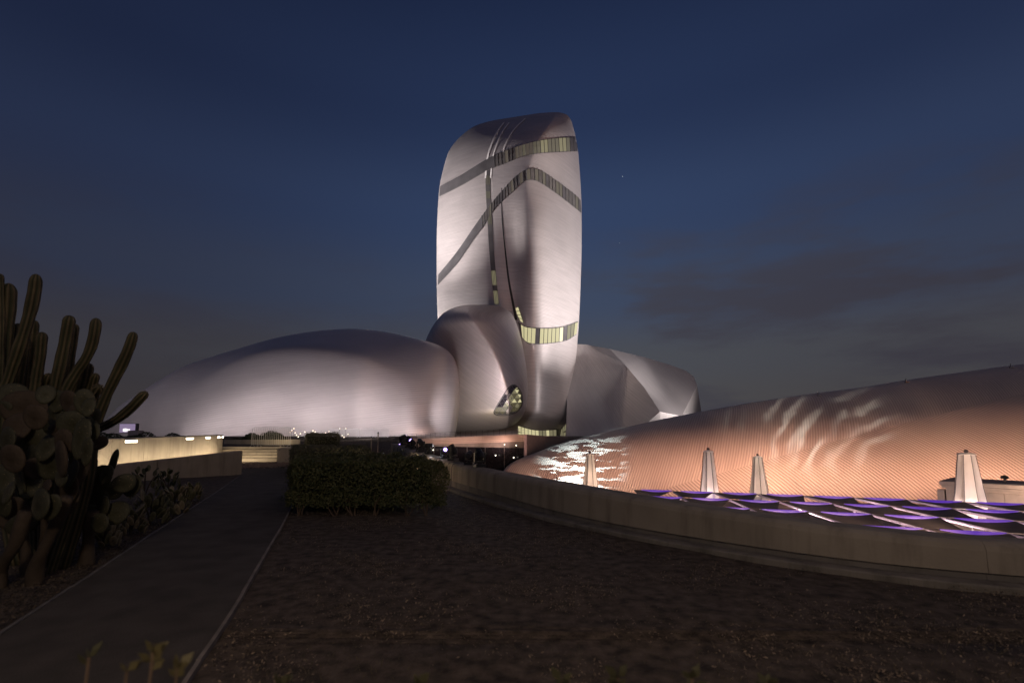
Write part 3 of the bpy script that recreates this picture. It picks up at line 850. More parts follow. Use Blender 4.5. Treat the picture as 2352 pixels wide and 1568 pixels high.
# raised garden: one sheet with a little roughness, cut along the parapet
rows = np.concatenate([np.linspace(-8, 3.9, 40), np.linspace(4.15, 26, 150), np.linspace(26.4, 70, 50)])
V = []; UVg = []; nxg = 120
for y in rows:
    xr = 40.0 if y < 4.1 else (float(wall_x(y)) + 0.15 if y <= 26 else float(np.interp(y, [26, 62, 70], [-6.3, -13.0, -14.5])))
    xl = -70.0
    u = np.linspace(0, 1, nxg) ** 0.45
    for t in u:
        x = xl + (xr - xl) * t
        z = float(terrain(0, y)) + 0.012 * math.sin(x * 3.1 + y * 1.7) * math.sin(y * 2.3 - x) - 0.012
        V.append((x, y, z))
F = [(i * nxg + j, i * nxg + j + 1, (i + 1) * nxg + j + 1, (i + 1) * nxg + j) for i in range(len(rows) - 1) for j in range(nxg - 1)]
b = len(V)
for i, y in enumerate(rows):                      # retaining edge down to the plaza
    V.append((V[i * nxg + nxg - 1][0], y, -4.6))
F += [(i * nxg + nxg - 1, b + i, b + i + 1, (i + 1) * nxg + nxg - 1) for i in range(len(rows) - 1)]
kind(link('garden_ground', mesh_np('garden_ground', V, F, smooth=True), M_SOIL), 'structure')
# terrace behind, carrying the pods
terr_pts = [(-130, 69.9), (-14.4, 69.9), (-18, 77.5), (1.75, 63.2), (9, 78), (40, 96), (60, 100), (60, 170), (-130, 170)]
V = [(x, y, 1.52) for x, y in terr_pts] + [(x, y, -4.6) for x, y in terr_pts]
n = len(terr_pts)
F = [tuple(range(n))] + [(i, i + n, (i + 1) % n + n, (i + 1) % n) for i in range(n)]
kind(link('terrace', mesh_np('terrace', V, F), M_PAVE), 'structure')

# ---- path
pl = [onz(555, 1090, 0)[:2], onz(300, 1262, 0)[:2], onz(0, 1462, 0)[:2]]
pr = [onz(660, 1186, 0)[:2], onz(590, 1312, 0)[:2], onz(520, 1432, 0)[:2], onz(432, 1560, 0)[:2]]
PL = spl([(-13.4, 23.5), (-12.2, 21.3)] + [tuple(p) for p in pl] + [(-2.6, 0.5), (-1.4, -4.0)], 60)
PR = spl([(-9.3, 23.5), (-7.6, 18.0)] + [tuple(p) for p in pr] + [(-1.15, 0.4), (-0.2, -4.0)], 60)
V = []; F = []
for a, c in zip(PL, PR):
    for j in range(6):
        q = a + (c - a) * j / 5
        V.append((q[0], q[1], float(terrain(0, q[1])) + 0.022))
F = [(i * 6 + j, (i + 1) * 6 + j, (i + 1) * 6 + j + 1, i * 6 + j + 1) for i in range(60) for j in range(5)]
kind(link('path', mesh_np('path', V, F), M_ASPHALT), 'structure')
def strip(line, w, h, name, label, cat, mat, seg=0.0, side=1):
    """edging laid along a line, in lengths butted end to end"""
    root = thing(name, label, cat, (line[len(line) // 2][0], line[len(line) // 2][1], 0))
    L = np.concatenate([[0], np.cumsum(np.linalg.norm(np.diff(line, axis=0), axis=1))])
    k = max(1, int(round(L[-1] / seg)))
    for i in range(k):
        ss = np.linspace(L[-1] * i / k + 0.006, L[-1] * (i + 1) / k - 0.006, 5)
        P = np.stack([np.interp(ss, L, line[:, c]) for c in (0, 1)], 1)
        T = np.gradient(P, axis=0); N = np.stack([T[:, 1], -T[:, 0]], 1); N /= np.linalg.norm(N, axis=1)[:, None]
        V = []
        jz = RNG.uniform(-0.004, 0.006); jx = RNG.uniform(-0.008, 0.008)
        for p, nn in zip(P, N):
            z0 = float(terrain(0, p[1]))
            for o, z in ((-w / 2, -0.05), (-w / 2, h), (w / 2, h), (w / 2, -0.05)):
                q = p + nn * (o + jx)
                V.append((q[0], q[1], z0 + z + (jz if z > 0 else 0)))
        F = []
        for a in range(4):
            for c in range(3):
                F.append((a * 4 + c, (a + 1) * 4 + c, (a + 1) * 4 + c + 1, a * 4 + c + 1))
        F += [(0, 1, 2, 3), (19, 18, 17, 16)]
        link('edging_piece', mesh_np('edging_piece', V, F), mat, root)
    return root
strip(PR[5:], 0.030, 0.035, 'path_edging', 'thin pale edging along the mulch bed side of the path', 'edging', M_EDGE, 1.6)
strip(PL[2:], 0.03, 0.035, 'path_edging', 'thin dark edging along the cactus bed side of the path', 'edging', simple('dark_edging', (0.16, 0.145, 0.13), 0.8, 0.0, 0.3, 5), 2.4)

# ---- curved parapet wall, built in cast lengths
WALLPTS = spl(np.column_stack([WALL, WTOP]), 240)
WT = np.gradient(WALLPTS[:, :2], axis=0); WN = np.stack([-WT[:, 1], WT[:, 0]], 1); WN /= np.linalg.norm(WN, axis=1)[:, None]
if np.dot(WN[120], (-1, -1)) < 0: WN = -WN
WL = np.concatenate([[0], np.cumsum(np.linalg.norm(np.diff(WALLPTS[:, :2], axis=0), axis=1))])
def wall_at(s):
    p = np.array([np.interp(s, WL, WALLPTS[:, k]) for k in range(3)]); nn = np.array([np.interp(s, WL, WN[:, k]) for k in range(2)])
    return p, nn / np.linalg.norm(nn)
PAR = thing('parapet_wall', 'long low curved concrete parapet sweeping from the stage lights to the right edge', 'wall', (0.6, 9.9, 0))
nseg = 11
for i in range(nseg):
    s0 = WL[-1] * i / nseg + 0.002; s1 = WL[-1] * (i + 1) / nseg - 0.002
    for nm, prof, mat in (('wall_length', 'face', M_CONC), ('plinth', 'plinth', M_CONC_D), ('kerb', 'kerb', M_KERB)):
        V = []; m = 14
        for s in np.linspace(s0, s1, m):
            p, nn = wall_at(s); zt = p[2]; zb = float(terrain(0, p[1]))
            if prof == 'face':
                hb = zb + 0.14 + 0.10 * sm(8, 13, p[1])
                pr_ = [(0.0, hb), (-0.015, zt - 0.10), (-0.035, zt - 0.045), (-0.085, zt - 0.01), (-0.15, zt), (-0.47, zt - 0.005), (-0.52, zt - 0.03), (-0.54, zt - 0.09), (-0.54, -4.6), (-0.12, -4.6), (-0.12, hb)]
            elif prof == 'plinth':
                pr_ = [(-0.05, zb - 0.3), (-0.05, zb + 0.16 + 0.10 * sm(8, 13, p[1])), (-0.11, zb + 0.16 + 0.10 * sm(8, 13, p[1])), (-0.11, zb - 0.3)]
            else:
                pr_ = [(0.20, zb - 0.1), (0.20, zb + 0.045), (0.185, zb + 0.06), (0.06, zb + 0.065), (-0.045, zb + 0.06), (-0.045, zb - 0.1)]
            for o, z in pr_:
                V.append((p[0] + nn[0] * o, p[1] + nn[1] * o, z))
        q = len(pr_)
        F = [(a * q + c, a * q + (c + 1) % q, (a + 1) * q + (c + 1) % q, (a + 1) * q + c) for a in range(m - 1) for c in range(q)]
        F += [tuple(range(q - 1, -1, -1)), tuple((m - 1) * q + c for c in range(q))]
        link(nm, mesh_np(nm, V, F), mat, PAR)

# ---- lit garden wall on the left, with recessed lights under its coping
def upright_wall(name, label, line, ztops, zbots, thick, mat, seg, piece='wall_length'):
    line = np.array(line, float)
    root = thing(name, label, 'wall', (line[len(line) // 2][0], line[len(line) // 2][1], zbots[0]))
    L = np.concatenate([[0], np.cumsum(np.linalg.norm(np.diff(line, axis=0), axis=1))])
    k = max(1, int(round(L[-1] / seg)))
    T = np.gradient(line, axis=0); Nn = np.stack([T[:, 1], -T[:, 0]], 1); Nn /= np.linalg.norm(Nn, axis=1)[:, None]
    for i in range(k):
        V = []; m = 6
        for s in np.linspace(L[-1] * i / k + 0.008, L[-1] * (i + 1) / k - 0.008, m):
            p = np.array([np.interp(s, L, line[:, c]) for c in (0, 1)]); nn = np.array([np.interp(s, L, Nn[:, c]) for c in (0, 1)])
            zt = np.interp(s, L, np.linspace(ztops[0], ztops[1], len(L))); zb = np.interp(s, L, np.linspace(zbots[0], zbots[1], len(L)))
            for o, z in ((0, zb), (0, zt - 0.03), (-0.03, zt), (-thick + 0.03, zt), (-thick, zt - 0.03), (-thick, zb)):
                V.append((p[0] + nn[0] * o, p[1] + nn[1] * o, z))
        F = [(a * 6 + c, a * 6 + (c + 1) % 6, (a + 1) * 6 + (c + 1) % 6, (a + 1) * 6 + c) for a in range(m - 1) for c in range(6)]
        F += [tuple(range(5, -1, -1)), tuple((m - 1) * 6 + c for c in range(6))]
        link(piece, mesh_np(piece, V, F), mat, root)
    return root
# front faces look towards +X / -Y (towards the path)
W1a, W1b = np.array((-12.6, 5.0)), np.array((-19.05, 32.0))
w1 = spl([W1b, W1b * 0.76 + W1a * 0.24 + (0.0, 0), W1b * 0.5 + W1a * 0.5 + (-0.1, 0), W1a], 30)[::-1]
GW = upright_wall('garden_wall', 'pale garden wall glowing warm from lights recessed along its top', w1, (1.28, 1.66), (-0.2, -0.1), 0.35, M_STONE, 2.6)
M_LED = glow('warm_led', (1.0, 0.86, 0.62), 9.0)
def wall1_hit(px):
    d = ray(px, 1000)[:2]
    best = None
    for a, c in zip(w1[:-1], w1[1:]):
        e = c - a
        den = d[0] * e[1] - d[1] * e[0]
        if abs(den) < 1e-9: continue
        t = (a[0] * e[1] - a[1] * e[0]) / den; u = (a[0] * d[1] - a[1] * d[0]) / den
        if 0 <= u <= 1 and t > 0: best = d * t
    return best
for pa, pb in ((283, 318), (426, 444), (472, 482), (499, 504.5), (509, 512)):
    a, c = wall1_hit(pa), wall1_hit(pb)
    f = (a + c) / 2; e = (c - a) / np.linalg.norm(c - a); nn = np.array([e[1], -e[0]])
    zt = 1.28 + (1.66 - 1.28) * (f[1] - 5) / 27.0
    ang = math.atan2(e[1], e[0]); ln = min(0.95, np.linalg.norm(c - a))
    fr = MB().box((f[0] + nn[0] * 0.012, f[1] + nn[1] * 0.012, zt - 0.155), (ln + 0.06, 0.03, 0.15), ang).build('recessed_light', M_GALV, GW)
    MB().box((f[0] + nn[0] * 0.03, f[1] + nn[1] * 0.03, zt - 0.155), (ln, 0.012, 0.095), ang).build('diffuser', M_LED, fr)
    lamp('recessed_lamp', 'SPOT', (f[0] + nn[0] * 0.25, f[1] + nn[1] * 0.25, zt - 0.17), 14, (1.0, 0.74, 0.42), (f[0] + nn[0] * 1.6, f[1] + nn[1] * 1.6, -0.2), 0.15, spot_size=2.4, spot_blend=1.0)
# low wall in front of it
w2 = spl([tuple(at(120, 1110, 15.2)[:2]), tuple(at(265, 1105, 16.9)[:2]), tuple(at(400, 1098, 18.4)[:2]), tuple(at(500, 1091, 19.6)[:2]), tuple(at(555, 1087, 20.4)[:2])], 30)
LW = upright_wall('low_wall', 'low plain tan retaining wall at the path in front of the lit garden wall', w2, (0.42, 0.97), (-0.2, -0.1), 0.45, M_CONC, 3.2)
# ---- steps
ST = thing('garden_steps', 'pale stone steps rising between the lit wall and the cheek block', 'steps', (-16.0, 30.0, 0.05))
for i in range(5):
    y0 = 29.9 + i * 0.72; z1 = 0.16 * (i + 1)
    x0 = -19.2 - 0.1 * i; x1 = -14.15 - 0.16 * i
    MB().box(((x0 + x1) / 2, y0 + 0.36, z1 / 2 - 0.1 + 0.05), (x1 - x0, 0.71, z1 + 0.2)).build('step', M_STONE, ST)
CB = MB().hexa([(-14.0, 29.0, -0.1), (-12.0, 29.2, -0.1), (-12.2, 32.6, -0.1), (-14.75, 33.4, -0.1), (-14.0, 29.0, 0.86), (-12.0, 29.2, 0.86), (-12.2, 32.6, 0.86), (-14.75, 33.4, 0.86)]).build('cheek_block', M_STONE, None, bevel=0.03)
tag(CB, 'square stone cheek block closing the right side of the garden steps', 'wall block')
FW = upright_wall('far_low_wall', 'short bright beige wall behind the crowd barrier', spl([tuple(at(515, 1010, 40)[:2]), tuple(at(640, 1010, 39)[:2]), tuple(at(690, 1010, 40)[:2])], 8), (1.25, 1.30), (0.5, 0.5), 0.4, M_STONE, 3.0)
for loc, tgt, e in (((-16.3, 27.5, 0.5), (-17, 33, 0.6), 300), ((-17.5, 35.5, 1.6), (-17.5, 39.5, 1.0), 260)):
    lamp('step_fill', 'SPOT', loc, e, (1.0, 0.80, 0.54), tgt, 0.2, spot_size=2.3, spot_blend=1.0)  # unseen fill added to brighten the steps and far low wall
TW = upright_wall('terrace_wall', 'dark low terrace wall under the white fence panels', spl([tuple(at(690, 1010, 46)[:2]), tuple(at(800, 1010, 46)[:2]), tuple(at(912, 1012, 46)[:2])], 8), (1.22, 1.22), (0.3, 0.3), 0.5, M_CONC_D, 4.0)

# ---- glass pavilion with its lit fascia
PV = thing('glass_pavilion', 'low glass pavilion under a pink lit fascia behind the parapet', 'pavilion', (1.6, 62, -4.5))
ca = np.array((1.62, 62.0)); cb = np.array((-19.5, 78.0)); ed = (ca - cb) / np.linalg.norm(ca - cb); nrm = np.array((ed[1], -ed[0]))
if nrm[1] > 0: nrm = -nrm
M_FASC = simple('fascia_stone', (0.50, 0.41, 0.36), 0.6, 0.1, 0.08, 0.5)
M_PGLASS = simple('pavilion_glass', (0.014, 0.014, 0.018), 0.08, 0.0, 0.1, spec=0.5)
Lp = np.linalg.norm(ca - cb); ang = math.atan2(ed[1], ed[0])
def pv(s, o, z):
    p = cb + ed * s + nrm * o
    return (p[0], p[1], z)
for zc, hh, oo in ((1.66, 0.20, 0.10), (1.42, 0.22, 0.06), (1.17, 0.20, 0.02), (0.95, 0.16, 0.12)):
    for i in range(8):
        s = Lp * (i + 0.5) / 8
        P8 = []
        for zz in (-hh / 2, hh / 2):
            for ds, do in ((-Lp / 16 + 0.01, 0.25), (Lp / 16 - 0.01, 0.25), (Lp / 16 - 0.01, -0.25), (-Lp / 16 + 0.01, -0.25)):
                P8.append(pv(s + ds, oo + do, zc + zz - 0.9 * (1 - (s + ds) / Lp)))
        MB().hexa(P8).build('fascia_panel', M_FASC, PV)
for i in range(8):
    s = Lp * (i + 0.5) / 8
    MB().box(pv(s, -0.1, -2.25), (Lp / 8 - 0.08, 0.08, 4.55), ang).build('glass_panel', M_PGLASS, PV)
    if i: MB().box(pv(Lp * i / 8, -0.04, -2.25), (0.07, 0.12, 4.55), ang).build('mullion', M_FRAME, PV)
MB().box(pv(Lp + 0.12, 0.02, -1.4), (0.26, 0.3, 6.3), ang).build('corner_post', simple('post_paint', (0.45, 0.37, 0.40), 0.5, 0.2), PV)
DW = MB().hexa([(1.95, 62.2, -4.5), (20, 84, -4.5), (19.6, 84.5, -4.5), (1.6, 62.9, -4.5), (1.95, 62.2, 1.75), (20, 84, 0.2), (19.6, 84.5, 0.2), (1.6, 62.9, 1.75)]).build('side_wall', simple('dark_cladding', (0.10, 0.085, 0.09), 0.7, 0.2, 0.1), PV)
for s, z in ((9.0, -0.6), (9.6, -0.2), (10.2, -0.5), (17.0, -0.9), (19.6, -0.8), (22.0, -1.0), (23.5, 0.45), (25.4, 0.35), (25.0, -1.2)):  # glowing bulbs added in place of lamp reflections in the glass
    p = pv(min(s, Lp - 0.4), 0.35, z)
    b_ = MB().lathe((p[0], p[1], z), [(0.02, -0.09), (0.08, -0.05), (0.09, 0), (0.07, 0.05), (0.02, 0.08)], 8).build('reflection_bulb', glow('reflection_glow', (1.0, 0.93, 0.8), 3.0), PV)
    MB().bar((p[0], p[1], z - 0.05), (p[0] - nrm[0] * 0.3, p[1] - nrm[1] * 0.3, z - 0.05), 0.015, 5).build('bracket', M_FRAME, PV)  # made-up bracket holding the added bulb
RL = thing('terrace_railing', 'thin dark wire railing along the top of the pavilion fascia', 'railing', pv(0, 0, 1.76))
for i in range(27):
    dz = -0.9 * (1 - i / 26.0); p = pv(Lp * i / 26, 0, 1.76 + dz)
    MB().bar(p, (p[0], p[1], 2.55 + dz), 0.025, 5).build('post', M_FRAME, RL)
for z in (2.05, 2.3, 2.55):
    MB().tube([pv(0, 0, z - 0.9), pv(Lp, 0, z)], 0.014, 5).build('rail', M_FRAME, RL)
# ================================================================ OBJECTS
# ---- crowd barrier on top of the steps
def barrier(root, a, b_, h, n, mat, foot=True, rb=0.015):
    a = np.array(a, float); b_ = np.array(b_, float); up = np.array([0, 0, 1.0])
    c = 0.12
    z0, z1 = 0.17, h
    pts = [a + up * z0, a + up * (z1 - c)] + [a + (b_ - a) * (c * (1 - math.cos(t)) / np.linalg.norm(b_ - a)) + up * (z1 - c + c * math.sin(t)) for t in (0.5, 1.0, 1.57)]
    pts += [b_ - (b_ - a) * (c * (1 - math.cos(t)) / np.linalg.norm(b_ - a)) + up * (z1 - c + c * math.sin(t)) for t in (1.57, 1.0, 0.5)] + [b_ + up * (z1 - c), b_ + up * z0]
    MB().tube(pts, 0.022, 6).build('outer_frame', mat, root)
    MB().bar(a + up * z0, b_ + up * z0, 0.02, 6).build('bottom_rail', mat, root)
    me = None
    for i in range(1, n):
        p = a + (b_ - a) * i / n
        if me is None:
            me = mesh_np('bar', *(lambda m: (m.V, m.F))(MB().bar((0, 0, z0), (0, 0, z1), rb, 5)))
            me.materials.append(mat)
        o = link('bar', me, None, root); o.matrix_world = Matrix.Translation(Vector(p))
    if foot:
        d = (b_ - a) / np.linalg.norm(b_ - a); nn = np.array([d[1], -d[0], 0])
        for t in (0.02, 0.2, 0.8, 0.98) if n > 15 else (0.08, 0.92):
            p = a + (b_ - a) * t
            MB().tube([p + nn * 0.28, p + nn * 0.1 + up * 0.14, p + up * (z0 + 0.02), p - nn * 0.1 + up * 0.14, p - nn * 0.28], 0.018, 5).build('foot', mat, root)
y0 = 33.6
z0 = float(terrain(0, y0)) + 0.02
pa = at(578, 1022, y0); pb = at(666, 1022, y0 - 0.6)
CBR = thing('crowd_barrier', 'galvanised crowd barrier standing alone at the top of the steps', 'barrier', (pa[0], pa[1], z0))
barrier(CBR, (pa[0], pa[1], z0 - 0.06), (pb[0], pb[1], z0 - 0.06), 1.36, 20, M_GALV)
# ---- white panel fence far off
M_WHITE = simple('white_paint', (0.72, 0.68, 0.70), 0.5, 0.1, 0.06)
FY = 58.0
flab = ['white slatted fence panel at the free right end of the far row', 'white slatted fence panel second from the free right end of the far row', 'white slatted fence panel third from the free right end of the far row', 'white slatted fence panel half behind the far hedge']
for i in range(4):
    x1, x0 = 893 - i * 35, 893 - (i + 1) * 35 + 1
    a = at(x0, 1006, FY); b_ = at(x1, 1006, FY)
    zt = float(terrain(0, FY))
    r = thing('fence_panel', flab[i], 'fence panel', (a[0], FY, zt), 'white fence panels on the terrace')
    barrier(r, (a[0], FY, zt - 0.1), (b_[0], FY, zt - 0.1), 1.12, 14, M_WHITE, True, 0.032)
# ---- little stake lights on the terrace
ORD = ['first', 'second', 'third', 'fourth', 'fifth', 'sixth', 'seventh', 'eighth', 'ninth', 'tenth', 'eleventh', 'twelfth', 'thirteenth', 'fourteenth', 'fifteenth', 'sixteenth', 'seventeenth', 'eighteenth']
STK = ['thin stake light with glowing bulb, %s from the crowd barrier towards the white fence' % o for o in ORD]
sl_me = mesh_np('stem', *(lambda m: (m.V, m.F))(MB().bar((0, 0, 0), (0, 0, 0.9), 0.015, 5))); sl_me.materials.append(M_FRAME)
sb_me = mesh_np('bulb', *(lambda m: (m.V, m.F))(MB().lathe((0, 0, 0.93), [(0.015, -0.05), (0.05, -0.03), (0.06, 0.02), (0.035, 0.06), (0.01, 0.075)], 8))); sb_me.materials.append(glow('stake_bulb', (1.0, 0.84, 0.62), 2.6))
for i, (x, y) in enumerate([(667, 993), (670, 988), (675, 984), (678, 994), (681, 999), (685, 1003), (690, 996), (700, 992), (719, 989), (724, 992), (748, 994), (756, 991), (762, 993), (780, 984), (786, 1000), (790, 1004), (794, 984), (799, 997)]):
    Y = 50 + (i % 3) * 1.5
    p = at(x, y, Y); zt = float(terrain(0, Y))
    r = thing('stake_light', STK[i], 'garden light', (p[0], Y, zt), 'stake lights on the far terrace')
    o = link('stem', sl_me, None, r); o.location = (0, 0, 0); o.scale = (1, 1, max(0.2, (p[2] - zt) / 0.93)); o.matrix_parent_inverse = Matrix()
    o = link('bulb', sb_me, None, r); o.matrix_parent_inverse = Matrix(); o.location = (0, 0, p[2] - zt - 0.93)
# ---- two posts by the far end of the parapet
M_POST = simple('weathered_post', (0.30, 0.25, 0.19), 0.8)
for x, yb, yt, lb in ((853, 1040, 1004, 'shorter of two slim tan posts beyond the hedges'), (868.5, 1046, 994, 'taller of two slim tan posts beyond the hedges')):
    p = at(x, yt, 27.0); zb = float(terrain(0, 27))
    r = thing('slim_post', lb, 'post', (p[0], 27, zb))
    MB().bar((p[0], 27, zb - 0.05), (p[0], 27, p[2]), 0.035, 8).build('shaft', M_POST, r)
    MB().lathe((p[0], 27, p[2]), [(0.045, -0.02), (0.05, 0), (0.03, 0.05), (0.01, 0.06)], 8).build('cap', M_FRAME, r)
# ---- illuminated sign and cabinet behind the lit wall
SY = 27.0
a = at(275, 993, SY); b_ = at(310, 973, SY)
SG = thing('sign_board', 'tilted pale violet illuminated sign board above the lit garden wall', 'sign', (a[0], SY, 0))
M_SIGN = glow('sign_face', (0.50, 0.38, 0.62), 0.42, (0.5, 0.45, 0.55))
ctr = (a + b_) / 2; w_ = b_[0] - a[0]; h_ = b_[2] - a[2]
MB().box((ctr[0], SY + 0.14, ctr[2]), (w_ + 0.06, 0.24, h_ + 0.06), 0.06).build('housing', M_FRAME, SG)
fc = MB().box((ctr[0], SY, ctr[2]), (w_, 0.03, h_), 0.06).build('face', M_SIGN, SG)
M_TXT = glow('lit_lettering', (1.0, 0.96, 0.92), 1.5)
for k, (dx, ww, hh) in enumerate(((0.16, 0.05, 0.10), (0.28, 0.07, 0.14), (0.40, 0.10, 0.17), (0.55, 0.05, 0.12), (0.66, 0.05, 0.10))):
    MB().box((a[0] + w_ * dx, SY - 0.025, a[2] + 0.14), (ww, 0.012, hh), 0.06).build('letter', M_TXT, fc)
MB().bar((ctr[0], SY + 0.2, -0.05), (ctr[0], SY + 0.2, ctr[2] - h_ / 2), 0.05, 8).build('leg', M_FRAME, SG)
a = at(292, 1006, SY - 1.0); b_ = at(318, 988, SY - 1.0)
CAB = thing('control_cabinet', 'grey utility cabinet in front of the violet sign board', 'cabinet', (a[0], SY - 1, 0))
c = (a + b_) / 2
MB().box((c[0], SY - 0.8, b_[2] / 2), (b_[0] - a[0], 0.4, b_[2])).build('body', simple('cabinet_paint', (0.34, 0.29, 0.31), 0.6), CAB, bevel=0.02)
MB().box((c[0], SY - 1.015, b_[2] - 0.26), (b_[0] - a[0] - 0.08, 0.03, 0.4)).build('door', simple('cabinet_door', (0.37, 0.32, 0.34), 0.6), CAB)

# ---- moving-head stage lights and cables on the parapet
def wall_hit(px):
    """arc position on the parapet centre-line seen at picture column px"""
    s = np.linspace(0, WL[-1], 800)
    best = min(s, key=lambda q: abs(1176 + FPX * (wall_at(q)[0][0] - wall_at(q)[1][0] * 0.28) / (wall_at(q)[0][1] - wall_at(q)[1][1] * 0.28) - px))
    return best
GLP = glow('violet_led', (0.45, 0.30, 1.0), 6.0); GLW = glow('white_lens', (0.80, 0.84, 1.0), 14.0); GLO = glow('amber_lens', (1.0, 0.42, 0.16), 3.0); GLD = simple('dark_lens', (0.05, 0.05, 0.06), 0.08, 0, 0.1, spec=0.9)
HEADS = [(1102.5, 1.0, 25, 40, GLO, 'large black stage light with amber lens, nearest on the parapet'),
         (1078, 0.88, 170, -20, GLD, 'black stage light turned away, second nearest on the parapet'),
         (1041.5, 1.02, 60, 55, GLO, 'tall upright black stage light with amber lens on the parapet'),
         (1022, 0.80, 200, 10, GLP, 'squat black stage light with violet lamp beside the tall one'),
         (985, 0.85, -60, 0, GLW, 'stage light shining a white beam towards the camera'),
         (967, 0.95, 30, 25, GLD, 'hunched black stage light left of the white beam'),
         (949, 0.85, 120, 40, GLP, 'small black stage light with violet lamp near the far end'),
         (939, 0.95, 10, 60, GLO, 'black stage light with amber lens second from the far end'),
         (925, 1.0, -50, 20, GLP, 'black stage light with violet lamp at the far end')]
for px, sc, pan, tilt, lens, lb in HEADS:
    s = wall_hit(px); p, nn = wall_at(s)
    base = np.array([p[0] - nn[0] * 0.28, p[1] - nn[1] * 0.28, p[2] + 0.002])
    k = sc * (0.82 if px > 960 else 0.72) * (1.0 + 0.25 * sm(15, 24, p[1]))
    r = thing('stage_light', lb, 'stage light', base, 'moving stage lights on the parapet')
    def W_(v, yaw=math.radians(pan)):
        return base + k * np.array([v[0] * math.cos(yaw) - v[1] * math.sin(yaw), v[0] * math.sin(yaw) + v[1] * math.cos(yaw), v[2]])
    yaw = math.radians(pan)
    MB().box(W_((0, 0, 0.07)), (0.36 * k, 0.30 * k, 0.10 * k), yaw).build('base', M_BLACK, r, bevel=0.012)
    MB().lathe(W_((0, 0, 0.12)), [(0.10 * k, 0), (0.11 * k, 0.02 * k), (0.09 * k, 0.05 * k)], 12).build('turntable', M_BLACK, r)
    yk = MB()
    yk.box(W_((0, 0, 0.19)), (0.36 * k, 0.12 * k, 0.05 * k), yaw)
    for sx in (-0.165, 0.165):
        yk.box(W_((sx, 0, 0.34)), (0.055 * k, 0.13 * k, 0.32 * k), yaw)
    yk.build('yoke', M_BLACK, r, bevel=0.008)
    ti = math.radians(tilt)
    ax = np.array([0, math.cos(ti), math.sin(ti)]); axw = W_(ax) - base; axw /= np.linalg.norm(axw)
    hc = W_((0, 0, 0.44))
    hd = MB().lathe(hc - axw * 0.21 * k, [(0.05 * k, 0), (0.10 * k, 0.02 * k), (0.125 * k, 0.09 * k), (0.13 * k, 0.24 * k), (0.115 * k, 0.32 * k), (0.12 * k, 0.40 * k), (0.10 * k, 0.42 * k)], 14, axw).build('head', M_BLACK, r, smooth=False)
    MB().lathe(hc + axw * 0.205 * k, [(0.095 * k, 0), (0.09 * k, 0.012 * k), (0.05 * k, 0.022 * k)], 12, axw).build('lens', lens, hd)
    if lens is GLP:
        MB().box(W_((0, -0.155, 0.075)), (0.10 * k, 0.012, 0.03 * k), yaw).build('status_led', GLP, r)
s = wall_hit(990); p, nn = wall_at(s)
lamp('beam_lamp', 'SPOT', (p[0] - nn[0] * 0.22, p[1] - nn[1] * 0.22, p[2] + 0.32), 55, (0.75, 0.85, 1.0), (p[0] + 1.2, p[1] - 2.0, p[2] - 0.15), 0.05, spot_size=1.2, spot_blend=0.6)
CABLES = [913, 921, 930, 936, 941, 948, 967, 985, 1001, 1010, 1017, 1022, 1028, 1052, 1062]
for i, px in enumerate(CABLES):
    s = wall_hit(px); p, nn = wall_at(s); t = np.array([-nn[1], nn[0]])
    if t[1] < 0: t = -t
    zt = p[2]; zb = max(float(terrain(0, p[1])) + 0.03, zt - RNG.uniform(0.35, 0.72))
    off = RNG.uniform(-0.08, 0.08)
    def q(o, a, z): return (p[0] + nn[0] * o + t[0] * a, p[1] + nn[1] * o + t[1] * a, z)
    pts = spl([q(-0.36, -0.2 + off, zt + 0.014), q(-0.2, -0.06, zt + 0.014), q(-0.06, 0.0, zt + 0.012), q(0.022, 0.01, zt - 0.07), q(0.04, off * 0.4, (zt + zb) / 2), q(0.06, off, zb)], 16)
    r = thing('power_cable', ('thin black cable over the parapet, %s from the far end of the wall' if i not in (1, 5, 8, 13) else 'black cable with a plug connector, %s from the far parapet end') % ORD[i], 'cable', q(0.05, off, zb), 'black cables hanging over the parapet')
    MB().tube(pts, 0.0075, 5).build('lead', M_BLACK, r)
    if i in (1, 5, 8, 13):
        m_ = pts[12]
        MB().box((m_[0] + nn[0] * 0.02, m_[1] + nn[1] * 0.02, m_[2]), (0.04, 0.04, 0.13)).build('connector', M_BLACK, r, bevel=0.006)

